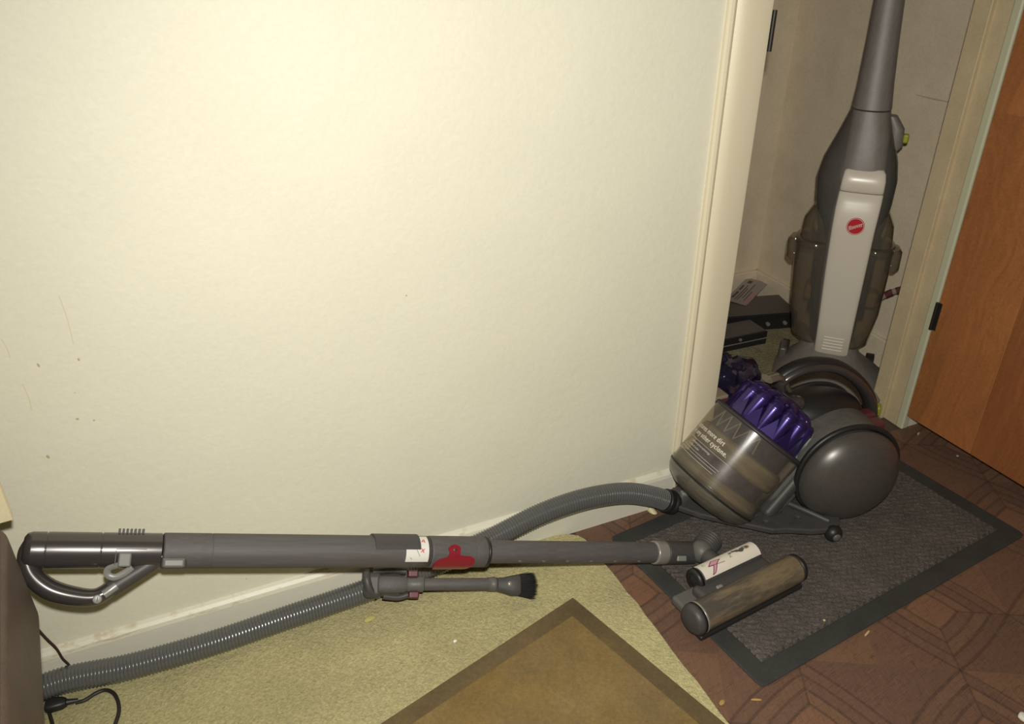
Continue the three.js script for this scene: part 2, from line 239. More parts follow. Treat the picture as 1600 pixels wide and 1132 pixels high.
// crumbs and paper scraps on the floor
{ const spots = [[1435, 678, 0.016, 0.005, 0.5, 0xb9ad88, 0, 'pale sliver of debris on the vinyl between vacuum and wooden door'], [1496, 713, 0.007, 0.006, 0.3, 0x99a0a4, 0, 'grey crumb on the vinyl beside the wooden door'], [1355, 990, 0.019, 0.004, 0.35, 0xc0a878, 0, 'thin straw-coloured splinter at the border of the charcoal mat'], [1182, 1094, 0.018, 0.004, -0.45, 0xb99655, 0, 'golden splinter on the vinyl before the charcoal mat corner'], [1288, 970, 0.005, 0.005, 0, 0xc6b690, MATH, 'tiny beige crumb on the pile of the charcoal mat'], [711, 1002, 0.007, 0.006, 0.3, 0xf2efe4, CH, 'white crumb on the open carpet'], [578, 968, 0.022, 0.013, 0.2, 0xb7ae6a, CH, 'yellow-green fluff tuft on the carpet below the brush tool'], [1128, 1099, 0.013, 0.008, 0.4, 0xa58a4c, CH * 0, 'tan crumb by the cut edge of the carpet'], [1600, 1124, 0.018, 0.02, 0.3, 0xd8d8c8, 0, 'white paper scrap on the vinyl in front of the wooden door']];
  for (const [px, py, w, d, a, col, y, label] of spots) { const q = on(px, py, 'y', y + 0.001), g = new THREE.IcosahedronGeometry(0.5, 2); const p = g.attributes.position; for (let i = 0; i < p.count; i++) { const k = 1 + 0.35 * (vnoise(p.getX(i) * 3 + 20, p.getY(i) * 3 + p.getZ(i) * 5 + 20, 64, 7) - 0.5); p.setXYZ(i, p.getX(i) * k, p.getY(i) * k, p.getZ(i) * k); } g.scale(w, Math.min(w, d) * 0.6, d); g.rotateY(a); g.computeVertexNormals();
    const m = mesh('crumb', g, std({ color: col, roughness: 0.9 })); m.position.set(q.x, y + Math.min(w, d) * 0.26 - (y === CH ? 0.001 : 0), q.z); tag(m, label, 'crumb'); } }

// ---------------------------------------------------------------- wooden door standing open at right
{ const D = new THREE.Group(); D.name = 'door_1'; D.userData = { kind: 'structure', label: 'orange-brown wood veneer door standing open' }; scene.add(D); D.position.set(OR - 0.001, 0, 0.010);
  D.rotation.y = 0.02;
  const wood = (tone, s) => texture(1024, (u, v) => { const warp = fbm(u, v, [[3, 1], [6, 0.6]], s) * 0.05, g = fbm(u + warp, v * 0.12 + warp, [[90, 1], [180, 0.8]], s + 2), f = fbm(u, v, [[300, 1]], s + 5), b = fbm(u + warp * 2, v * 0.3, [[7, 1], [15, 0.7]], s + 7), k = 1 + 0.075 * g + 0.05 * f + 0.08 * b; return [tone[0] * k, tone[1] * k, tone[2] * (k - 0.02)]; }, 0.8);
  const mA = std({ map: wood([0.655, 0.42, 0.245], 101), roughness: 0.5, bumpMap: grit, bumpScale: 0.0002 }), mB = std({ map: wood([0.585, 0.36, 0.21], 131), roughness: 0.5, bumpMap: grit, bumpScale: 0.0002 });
  // door built as two upright panels, the outer one a darker wood tone
  mesh('door_panel', planarUV(rbox(0.036, 1.97, 0.182, 0.0015, 0.018, 0.046 + 0.985, 0.091)), mA, D);
  mesh('door_panel', planarUV(rbox(0.036, 1.97, 0.428, 0.0015, 0.018, 0.046 + 0.985, 0.182 + 0.214)), mB, D);
  const hy = on(1458, 495, 'z', 0.01).y;
  mesh('hinge', [cyl(0.004, 0.004, V3(-0.004, hy - 0.035, -0.001), V3(-0.004, hy + 0.035, -0.001), 14), rbox(0.003, 0.07, 0.012, 0.001, -0.001, hy, 0.004)], M.metalDark, D);
  mesh('hinge', [cyl(0.0055, 0.0055, V3(-0.006, 1.75, -0.002), V3(-0.006, 1.82, -0.002), 14), rbox(0.004, 0.07, 0.02, 0.001, -0.001, 1.785, 0.006)], M.metalDark, D); }
// ---------------------------------------------------------------- shared plastics
const dusty = (base, s, amp = 0.06, coarse = 0.10) => speckled(base, amp, coarse, s, 256, 0.15);
M.greyMatte = std({ map: dusty(0x555251, 201), roughness: 0.55, bumpMap: grit, bumpScale: 0.0001 });
M.greyGloss = phy({ color: 0x474342, roughness: 0.30, metalness: 0.35, clearcoat: 0.5, clearcoatRoughness: 0.15 });
M.greyDark = std({ map: dusty(0x454342, 205), roughness: 0.5 });
M.greyMid = std({ map: dusty(0x5c5a56, 207), roughness: 0.5 });
M.black = std({ color: 0x232221, roughness: 0.45 });
M.blackMatte = std({ color: 0x1e1d1d, roughness: 0.85 });
M.silver = phy({ color: 0x9b968e, roughness: 0.32, metalness: 0.4 });
M.paleGrey = phy({ color: 0x80807a, roughness: 0.35, clearcoat: 0.4 });
M.red = phy({ color: 0x811a27, roughness: 0.35, clearcoat: 0.4, clearcoatRoughness: 0.2 });
M.maroon = phy({ color: 0x5a2a30, roughness: 0.4, clearcoat: 0.3 });
// a group whose local x runs from a to b and local z faces the lens; P(px, py) gives the local x, y under a pixel
function frame(g, a, b) {
  const X = b.clone().sub(a).normalize(), mid = a.clone().lerp(b, 0.5), Z = EYE.clone().sub(mid); Z.addScaledVector(X, -Z.dot(X)).normalize(); const Y = new THREE.Vector3().crossVectors(Z, X);
  g.position.copy(a); g.quaternion.setFromRotationMatrix(new THREE.Matrix4().makeBasis(X, Y, Z));
  return (px, py) => { const d = ray(px, py), t = a.clone().sub(EYE).dot(Z) / d.dot(Z), p = EYE.clone().addScaledVector(d, t).sub(a); return [p.dot(X), p.dot(Y)]; };
}
const turned = (prof, x0 = 0) => { const g = new THREE.LatheGeometry(prof.map(([x, r]) => new THREE.Vector2(Math.max(r, 1e-5), x)), 40); g.rotateZ(-Math.PI / 2); g.scale(1, 1, 1); return g; }; // [x, radius] about local x
// part of a sleeve about local x; angles from +y towards +z
function arcShell(r0, r1, a0, a1, x0, x1, n = 24) {
  const pos = [], uv = [], idx = []; for (let i = 0; i <= n; i++) { const t = i / n, a = a0 + (a1 - a0) * t; for (const [x, r] of [[x0, r1], [x1, r1], [x1, r0], [x0, r0]]) { pos.push(x, Math.cos(a) * r, Math.sin(a) * r); uv.push((x - x0) / (x1 - x0), 1 - t); } }
  for (let i = 0; i < n; i++) for (let k = 0; k < 4; k++) { const a = i * 4 + k, b = i * 4 + (k + 1) % 4, c = a + 4, d = b + 4; idx.push(a, c, b, b, c, d); }
  idx.push(0, 1, 2, 0, 2, 3); const e = n * 4; idx.push(e, e + 2, e + 1, e, e + 3, e + 2);
  const g = new THREE.BufferGeometry(); g.setAttribute('position', new THREE.Float32BufferAttribute(pos, 3)); g.setAttribute('uv', new THREE.Float32BufferAttribute(uv, 2)); g.setIndex(idx); return creased(g, 0.6);
}
function groove(x0, x1, r, cuts, w = 0.0012, d = 0.0012) { const pr = [[x0, r]]; for (const c of cuts) pr.push([c - w, r], [c - w * 0.6, r - d], [c + w * 0.6, r - d], [c + w, r]); pr.push([x1, r]); return pr; }

// ---------------------------------------------------------------- the wand, handle at left, propped on the chair, its end on the mat
const WA = on(60, 860, 'z', 0.125), WB = on(1050, 864, 'y', 0.046);
{ const t = thing('vacuum_wand', 'grey telescopic vacuum wand with looped handle propped along the wall', 'vacuum wand');
  const W = frame(t, WA, WB), X = (px) => W(px, 862)[0];
  const R = 0.0255;
  // handle tube
  const hx0 = X(34), hx1 = X(252);
  mesh('handle_tube', turned([[hx0, 0], [hx0 + 0.0015, R * 0.72], [hx0 + 0.005, R * 0.92], [hx0 + 0.011, R], ...groove(hx0 + 0.012, hx1 - 0.001, R, [X(72), X(158)]), [hx1, R - 0.002], [hx1, 0]]), M.greyGloss, t);
  // the open loop of the handle
  const L = (px, py, z = 0) => { const [x, y] = W(px, py); return V3(x, y, z); };
  const loop = mesh('grip', sweep([L(52, 846), L(42, 866), L(47, 894), L(75, 920), L(115, 932), L(150, 933), L(176, 918), L(212, 894), L(254, 870)], (s) => 0.0105 + 0.0035 * Math.exp(-(((s - 0.34) / 0.24) ** 2)), 90, 20, (s) => 1.25, V3(0, 0, 1)), M.greyGloss, t);
  mesh('grip_pad', sweep([L(172, 921, 0.0035), L(205, 900, 0.0035), L(248, 873, 0.0035)], () => 0.0118, 30, 14, () => 1.05, V3(0, 0, 1)), M.greyDark, t);
  { const [bx, by] = W(152, 936); const b = mesh('button', [turned([[0, 0], [0, 0.0062], [0.003, 0.0062], [0.0042, 0.005], [0.0042, 0]]).rotateY(-Math.PI / 2).translate(bx, by, 0.0125)], M.paleGrey, t); mesh('mark', rbox(0.0012, 0.006, 0.0008, 0.0003, bx, by, 0.0171), M.greyDark, b); }
  { const a = L(162, 929, 0.0145), b = L(182, 915, 0.0145); mesh('slide_plate', cyl(0.0062, 0.0058, a, b, 16), M.paleGrey, t); }
  // trigger: tab and open ring
  { const [ax, ay] = W(194, 875); mesh('trigger_tab', rbox(0.017, 0.020, 0.006, 0.0028, ax, ay, R + 0.001), std({ color: 0x73736d, roughness: 0.55 }), t);
    mesh('trigger_frame', [rbox(0.040, 0.0015, 0.004, 0.0006, ax + 0.008, ay + 0.0145, R - 0.002), rbox(0.0015, 0.022, 0.004, 0.0006, ax - 0.012, ay + 0.004, R - 0.002)], M.greyDark, t);
    mesh('trigger_ring', sweep([L(206, 886, R * 0.7), L(196, 894, R * 0.6), L(178, 902, R * 0.5), L(168, 898, R * 0.5), L(168, 890, R * 0.6), L(182, 884, R * 0.8), L(200, 880, R)], () => 0.0022, 50, 10, () => 2.2), M.paleGrey, t); }
  { const [ax, ay] = W(270, 880); mesh('release_lever', rbox(0.030, 0.0135, 0.009, 0.004, ax, ay, 0.0205), std({ color: 0x6d6b66, roughness: 0.45 }), t); mesh('lever_rim', rbox(0.035, 0.018, 0.008, 0.005, ax, ay + 0.001, 0.0195), M.greyDark, t); }
  for (let k = 0; k < 7; k++) { const [x] = W(186 + k * 6.2, 840); mesh('fin', rbox(0.0028, 0.008, 0.016, 0.0008, x, R + 0.0015, 0), M.greyMatte, t); }
  // wide tube with joints, collar and bezel
  const c1 = X(330), c2 = X(668), c3 = X(757);
  mesh('outer_tube', turned([[hx1 + 0.001, 0], [hx1 + 0.001, R - 0.001], [hx1 + 0.003, R + 0.0006], ...groove(hx1 + 0.004, c2, R + 0.0006, [c1, X(640)], 0.0009, 0.0008), [c2, 0]]), M.greyMatte, t);
  mesh('collar', turned([[c2 - 0.001, 0], [c2 - 0.001, R], [c2 + 0.002, R + 0.0012], ...groove(c2 + 0.003, c3 - 0.004, R + 0.0012, [X(738)], 0.0009, 0.0008), [c3, R - 0.001], [c3, R - 0.004], [c3 - 0.002, 0]]), M.greyMatte, t);
  mesh('collar_rim', turned([[c3 - 0.003, 0.018], [c3 - 0.003, R + 0.0016], [c3 + 0.003, R + 0.0006], [c3 + 0.0045, R - 0.003], [c3 + 0.0045, 0.018]]), M.black, t);
  mesh('parking_clip', arcShell(R + 0.001, R + 0.0036, -0.6, 1.45, X(580), X(649)), M.greyDark, t);
  { const tx = canvasTexture(160, 256, (c, w, h) => { c.fillStyle = '#dcd9d2'; c.fillRect(0, 0, w, h); c.strokeStyle = '#8a8078'; c.lineWidth = 4; c.beginPath(); c.moveTo(60, 118); c.lineTo(96, 205); c.stroke(); c.beginPath(); c.moveTo(28, 214); c.lineTo(44, 232); c.stroke();
      c.fillStyle = '#c8434a'; c.font = 'bold 46px sans-serif'; c.save(); c.translate(132, 66); c.rotate(0.25); c.fillText('A', -20, 20); c.restore(); c.save(); c.translate(122, 152); c.rotate(0.2); c.fillText('X', -20, 22); c.restore(); });
    mesh('sticker', arcShell(R - 0.001, R + 0.0011, 0.35, 2.25, X(627), X(662)), std({ map: tx, roughness: 0.5 }), t).userData.label = 'white sticker with red letters A X'; }
  // red release catch, wrapped on the collar
  { const S = 0.001, p = (px, py) => { const [x, y] = W(px, py); return [x, y]; }; const sh = new THREE.Shape(); const pts = [[673, 889], [672, 882], [678, 875], [690, 871], [693, 864], [691, 858], [696, 853], [704, 852], [710, 857], [709, 864], [711, 870], [726, 870], [733, 876], [731, 884], [722, 890], [700, 891]].map(([a, b]) => p(a, b));
    const cv = new THREE.CatmullRomCurve3(pts.map(([x, y]) => V3(x, y, 0)), true, 'centripetal'), out = cv.getPoints(64); const inside = (x, y) => { let k = false; for (let i = 0, j = out.length - 1; i < out.length; j = i++) if ((out[i].y > y) !== (out[j].y > y) && x < (out[j].x - out[i].x) * (y - out[i].y) / (out[j].y - out[i].y) + out[i].x) k = !k; return k; };
    // slice the outline into narrow bands so that it bends round the tube
    const r0 = R - 0.001, r1 = R + 0.0042, ys = out.map((q) => q.y), y0 = Math.min(...ys), y1 = Math.max(...ys), n = 26, pos = [], q3 = (x, y, r) => { const a = Math.asin(Math.max(-0.995, Math.min(0.995, y / (R + 0.003)))); return [x, Math.sin(a) * r, Math.cos(a) * r]; };
    const span = (y) => { const xs = []; for (let i = 0, j = out.length - 1; i < out.length; j = i++) if ((out[i].y > y) !== (out[j].y > y)) xs.push(out[j].x + (out[i].x - out[j].x) * (y - out[j].y) / (out[i].y - out[j].y)); return [Math.min(...xs), Math.max(...xs)]; };
    const rows = []; for (let i = 0; i <= n; i++) { const y = y0 + (y1 - y0) * (0.004 + 0.992 * i / n); rows.push([y, ...span(y)]); }
    const tri = (a, b, c) => pos.push(...a, ...b, ...c), quad = (a, b, c, d) => { tri(a, b, c); tri(a, c, d); };
    for (let i = 0; i < n; i++) { const [ya, la, ra] = rows[i], [yb, lb, rb] = rows[i + 1]; quad(q3(la, ya, r1), q3(ra, ya, r1), q3(rb, yb, r1), q3(lb, yb, r1)); quad(q3(la, ya, r0), q3(la, ya, r1), q3(lb, yb, r1), q3(lb, yb, r0)); quad(q3(ra, ya, r1), q3(ra, ya, r0), q3(rb, yb, r0), q3(rb, yb, r1)); }
    { const [ya, la, ra] = rows[0], [yb, lb, rb] = rows[n]; quad(q3(la, ya, r0), q3(ra, ya, r0), q3(ra, ya, r1), q3(la, ya, r1)); quad(q3(lb, yb, r1), q3(rb, yb, r1), q3(rb, yb, r0), q3(lb, yb, r0)); }
    let g = new THREE.BufferGeometry(); g.setAttribute('position', new THREE.Float32BufferAttribute(pos, 3)); g.setAttribute('uv', new THREE.Float32BufferAttribute(new Float32Array(pos.length / 3 * 2), 2)); g = mergeVertices(g, 1e-5); g.computeVertexNormals(); g = creased(g, 0.6);
    mesh('release_catch', g, M.red, t).userData.label = 'red catch';
    const [kx, ky] = W(701, 860); const a = Math.asin(ky / (R + 0.003)); mesh('catch_dimple', sphere(0.0035, kx, Math.sin(a) * (r1), Math.cos(a) * r1, 1, 1, 0.3), M.maroon, t); }
  // inner tube
  const r2 = 0.0202, e0 = X(755), e1 = X(1022), e2 = X(1038), e3 = X(1082);
  mesh('inner_tube', turned([[e0, 0], [e0, r2], [e1, r2], [e1, 0]]), M.greyMatte, t);
  for (let k = 0; k < 7; k++) { const [x, y] = W(808 + k * 37, 877); const a = Math.asin(Math.max(-0.95, y / r2)); mesh('notch', sphere(0.0032, x, Math.sin(a) * r2, Math.cos(a) * r2, 1.3, 0.8, 0.35, 12, 8), M.greyMid, t); }
  mesh('end_ring', turned([[e1 - 0.004, 0], [e1 - 0.004, 0.0215], [e1, 0.0232], [e2 - 0.003, 0.0232], [e2, 0.0215], [e2, 0]]), M.silver, t);
  mesh('end_cuff', turned([[e2 - 0.001, 0], [e2 - 0.001, 0.0215], [e2 + 0.002, 0.0228], [e3 - 0.003, 0.0228], [e3, 0.020], [e3, 0]]), M.greyDark, t);
  { const [x, y] = W(1055, 873); mesh('cuff_button', rbox(0.022, 0.011, 0.006, 0.002, x, y, 0.0195), M.paleGrey, t); } }

// ---------------------------------------------------------------- corrugated hose along the wall
{ const path = [[-0.52, 0.034, 0.09], [-0.44, 0.033, 0.05]].map((p) => V3(...p));
  const H = 0.034;
  for (const [px, py, z] of [[85, 1068, 0.030], [200, 1043, 0.042], [330, 1006, 0.044], [450, 965, 0.042], [570, 924, 0.040], [680, 882, 0.038], [760, 846, 0.036], [850, 802, 0.034], [920, 779, 0.034], [980, 771, 0.036], [1022, 777, 0.04], [1045, 784, 0.044]]) { const p = on(px, py, 'z', z); if (p.y < H) { const q = on(px, py, 'y', H); path.push(q); } else path.push(p); }
  const c = curve(path), len = c.getLength(), pitch = 0.0057, n = Math.floor(len / pitch), seg = n * 5, rs = 22;
  const g = sweep(path, (t) => { const k = (t * n) % 1; return 0.0207 + 0.0021 * Math.max(0, Math.sin(k * Math.PI * 2)) ** 0.7; }, seg, rs);
  const h = thing('vacuum_hose', 'grey corrugated vacuum hose running along the baseboard to the canister', 'hose');
  mesh('ribbed_hose', g, phy({ color: 0x5b5b5a, roughness: 0.28, clearcoat: 0.5, clearcoatRoughness: 0.2 }), h);
  const a = c.getPointAt(1), d = c.getTangentAt(1), k = c.getPointAt(1 - 0.012 / len);
  mesh('end_cuff', [lathe([[0, -0.014], [0.0245, -0.014], [0.0262, -0.010], [0.0262, -0.002], [0.0235, 0], [0.0235, 0.004], [0.0265, 0.005], [0.0265, 0.012], [0.024, 0.016], [0, 0.016]], a, d)], M.black, h); h.userData.end = a.toArray(); h.userData.dir = d.toArray(); }

// ---------------------------------------------------------------- small brush tool held in its clip on the hose
{ const t = thing('brush_tool', 'small black-bristled dusting brush on a slim grey tube below the wand', 'brush tool');
  const A = on(588, 914, 'z', 0.088), Bp = on(838, 913, 'y', 0.036), W = frame(t, A, Bp), X = (px) => W(px, 914)[0], L = (px, py, z = 0) => { const [x, y] = W(px, py); return V3(x, y, z); };
  mesh('clip_body', [loft([[590, 0.0125], [594, 0.0155], [612, 0.0158], [630, 0.0150], [636, 0.0125]].map(([px, r]) => ({ c: V3(X(px), 0, 0), u: V3(0, r, 0), v: V3(0, 0, r), e: 2.6 })))], M.greyMatte, t);
  mesh('clip_arm', [sweep([L(574, 893, -0.012), L(573, 905, 0.000), L(578, 922, -0.002), L(590, 931, -0.012)], () => 0.0075, 24, 12), rbox(0.060, 0.040, 0.026, 0.008, X(604), -0.001, -0.020), rbox(0.034, 0.044, 0.030, 0.010, X(584), -0.001, -0.014), sweep([L(585, 893, -0.012), L(610, 890, -0.006), L(635, 893, -0.004)], () => 0.007, 20, 12)], M.greyDark, t);
  mesh('hose_saddle', sweep([L(600, 932, -0.014), L(625, 934, -0.016), L(640, 930, -0.016)], () => 0.006, 20, 12), M.greyDark, t);
  mesh('cuff', turned([[X(632), 0], [X(632), 0.0130], [X(650), 0.0130], [X(652), 0.0140], [X(660), 0.0140], [X(662), 0.0115], [X(662), 0]]), M.greyMid, t);
  for (const [px, py] of [[645, 897], [646, 930]]) { const [x, y] = W(px, py); const b = mesh('side_button', rbox(0.019, 0.013, 0.016, 0.003, x, y, 0), M.maroon, t); b.userData.label = 'maroon squeeze button'; }
  mesh('tube', turned([[X(655), 0], [X(655), 0.0112], [X(768), 0.0112], [X(768), 0]]), M.greyMatte, t);
  mesh('ferrule', turned([[X(762), 0], [X(762), 0.0122], [X(772), 0.0132], [X(776), 0.0122], [X(776), 0]]), M.greyMid, t);
  mesh('brush_head', loft([[772, 0.0115, 0.011, 0], [785, 0.014, 0.011, -0.002], [798, 0.0185, 0.013, -0.003], [808, 0.0198, 0.0135, -0.002], [811, 0.0185, 0.0125, -0.002]].map(([px, a, b, dy]) => ({ c: V3(X(px), dy, 0), u: V3(0, a, 0), v: V3(0, 0, b), e: 2.6 }))), M.greyDark, t);
  { const [x, y] = W(794, 913); mesh('pivot_stud', sphere(0.0045, x, y, 0.0115, 1, 1, 0.6), M.silver, t); }
  const bl = []; for (let i = 0; i < 900; i++) { const a = rnd() * Math.PI * 2, q = Math.sqrt(rnd()), y = Math.cos(a) * q * 0.0192 - 0.0025, z = Math.sin(a) * q * 0.0120, x = X(808) + rnd() * 0.004, len = 0.033 + 0.010 * rnd(), k = 1.12 + 0.25 * q; const g = new THREE.ConeGeometry(0.0009, 1, 4, 1); const b0 = V3(x, y, z), b1 = V3(x + len * (0.85 + 0.15 * (1 - q)), y * k + (rnd() - 0.5) * 0.003, z * k + (rnd() - 0.5) * 0.003), d = b1.clone().sub(b0); g.scale(1, d.length(), 1); g.applyQuaternion(new THREE.Quaternion().setFromUnitVectors(V3(0, 1, 0), d.normalize())); g.translate((b0.x + b1.x) / 2, (b0.y + b1.y) / 2, (b0.z + b1.z) / 2); bl.push(g); }
  const br = mesh('bristles', bl, M.blackMatte, t); br.userData.kind = 'stuff'; }

// ---------------------------------------------------------------- floor head at the end of the wand: turbine housing and brush housing
{ const y0 = MATH, rb = 0.0285, rs = 0.0215;
  const A = on(1081, 970, 'y', y0 + rb + 0.004), Bq = on(1243, 888, 'y', y0 + rb + 0.004), C = on(1084, 908, 'y', y0 + 0.042), Dq = on(1178, 864, 'y', y0 + 0.042);
  const t = thing('floor_cleaning_tool', 'vacuum floor tool of two dusty cylinders with doodled sticker on charcoal mat', 'floor tool');
  const ax = Bq.clone().sub(A), L = ax.length(); ax.normalize();
  const dust = std({ map: texture(512, (u, v) => { const n = fbm(u, v, [[9, 1], [22, 1], [48, 0.8], [120, 0.6]], 301), k = Math.max(0, Math.min(1, 0.45 + n * 1.3)); return [0.30 + 0.17 * k, 0.275 + 0.135 * k, 0.245 + 0.075 * k]; }, 1), roughness: 0.45 });
  mesh('brush_housing', lathe([[0, 0.010], [rb, 0.010], [rb, L - 0.008], [rb * 0.9, L], [0, L]], A, ax, 44), dust, t);
  const cap = mesh('end_cap', lathe([[0, -0.008], [0.010, -0.008], [0.012, -0.006], [0.020, -0.006], [0.021, -0.0045], [0.024, -0.0045], [0.027, -0.001], [rb + 0.0008, 0.004], [rb + 0.0012, 0.013], [0, 0.013]], A, ax, 40), M.greyDark, t);
  mesh('cap_ring', lathe([[rb + 0.0002, 0.0135], [rb + 0.0016, 0.014], [rb + 0.0016, 0.017], [rb + 0.0002, 0.0175]], A, ax, 40), M.silver, t);
  mesh('end_cap', lathe([[0, L - 0.006], [rb * 0.93, L - 0.006], [rb * 0.95, L + 0.004], [rb * 0.7, L + 0.012], [0, L + 0.012]], A, ax, 40), M.black, t);
  const side = new THREE.Vector3().crossVectors(ax, V3(0, 1, 0)).normalize();          // towards the camera side
  const X = ax, Z = side.clone();
  const place = (g, at) => { g.applyMatrix4(new THREE.Matrix4().makeBasis(X, V3(0, 1, 0), Z)); g.translate(at.x, at.y, at.z); return g; };
  const mid = A.clone().addScaledVector(ax, L / 2);
  mesh('sole_plate', place(rbox(L - 0.004, 0.010, 0.050, 0.004), mid.clone().addScaledVector(Z, 0.002).setY(y0 + 0.0065)), M.black, t);
  const m2 = C.clone().lerp(Dq, 0.5), ax2 = Dq.clone().sub(C), L2 = ax2.length(); ax2.normalize();
  const br = mid.clone().lerp(m2, 0.5);
  mesh('bridge', place(rbox(L2 * 1.15, 0.034, 0.05, 0.010), br.clone().setY(y0 + 0.028)), M.greyDark, t);
  mesh('front_deck', place(rbox(0.07, 0.020, 0.055, 0.007), A.clone().addScaledVector(ax, 0.045).addScaledVector(Z, -0.042).setY(y0 + 0.018)), M.greyMid, t);
  { const p = on(1125, 917, 'y', y0 + 0.048); mesh('latch', rbox(0.014, 0.010, 0.010, 0.003, p.x, y0 + 0.044, p.z), M.paleGrey, t); }
  mesh('turbine_housing', lathe([[0, 0.004], [rs, 0.004], [rs, L2 - 0.004], [rs * 0.9, L2], [0, L2]], C, ax2, 36), M.greyDark, t);
  mesh('turbine_cap', lathe([[0, -0.004], [0.008, -0.004], [0.010, -0.001], [0.015, -0.001], [0.0165, -0.003], [rs + 0.0008, 0.001], [rs + 0.001, 0.008], [0, 0.008]], C, ax2, 32), M.black, t);
  // hand-decorated sticker wrapped on the housing's top
  { const tx = canvasTexture(512, 160, (c, w, h) => { c.fillStyle = '#ded6c8'; c.fillRect(0, 0, w, h); c.lineJoin = 'round';
      c.strokeStyle = '#8a3048'; c.lineWidth = 6; c.fillStyle = '#c79aa6'; c.beginPath(); c.moveTo(70, 78); c.lineTo(118, 40); c.lineTo(190, 52); c.lineTo(150, 76); c.lineTo(96, 140); c.lineTo(70, 148); c.lineTo(112, 84); c.closePath(); c.fill(); c.stroke(); c.strokeStyle = '#4a2a3a'; c.lineWidth = 4; c.beginPath(); c.moveTo(70, 76); c.lineTo(210, 92); c.stroke();
      c.strokeStyle = '#6f9a58'; c.lineWidth = 7; c.font = 'bold 44px sans-serif'; c.fillStyle = '#7ea468'; c.fillText('2', 262, 84); c.fillStyle = '#9fb482'; c.fillText('~', 196, 60); c.fillText('n', 30, 60);
      c.fillStyle = '#57544f'; for (const [x, y, r] of [[292, 44, 9], [322, 40, 11], [352, 50, 15], [378, 62, 17], [398, 52, 15], [420, 42, 10], [340, 44, 10]]) { c.beginPath(); c.ellipse(x, y, r * 1.4, r, 0.3, 0, 7); c.fill(); } c.fillStyle = '#8f9b7c'; c.beginPath(); c.ellipse(438, 52, 26, 22, 0, 0, 7); c.fill(); c.fillStyle = '#8e2f3c'; c.beginPath(); c.ellipse(440, 54, 14, 11, 0, 0, 7); c.fill(); });
    const g = arcShell(rs - 0.001, rs + 0.0012, -0.75, 1.0, 0.012, L2 - 0.002), Yv = V3(0, 1, 0).addScaledVector(ax2, -ax2.y).normalize(), Zv = new THREE.Vector3().crossVectors(ax2, Yv); g.applyMatrix4(new THREE.Matrix4().makeBasis(ax2, Yv, Zv)); g.translate(C.x, C.y, C.z);
    mesh('sticker', g, std({ map: tx, roughness: 0.55 }), t).userData.label = 'white sticker with drawn doodles'; }
  // swivel neck: smooth ball and bellows
  const N = on(1096, 862, 'y', y0 + 0.032), Q = on(1114, 838, 'y', y0 + 0.040);
  mesh('neck_ball', sphere(0.0235, N.x, N.y, N.z), M.greyMid, t);
  { const d = Q.clone().sub(N), l = d.length(); d.normalize(); const pr = [[0, 0.006]]; for (let k = 0; k < 5; k++) { const h = 0.010 + k * 0.0062; pr.push([0.0215, h], [0.0252, h + 0.002], [0.0252, h + 0.004], [0.0215, h + 0.0058]); } pr.push([0.018, 0.043], [0, 0.045]); mesh('bellows', lathe(pr, N, d, 36), M.greyDark, t); }
  mesh('neck_joint', [cyl(0.017, 0.019, N.clone().lerp(m2, 0.1), m2.clone().setY(y0 + 0.03), 20)], M.greyDark, t); }
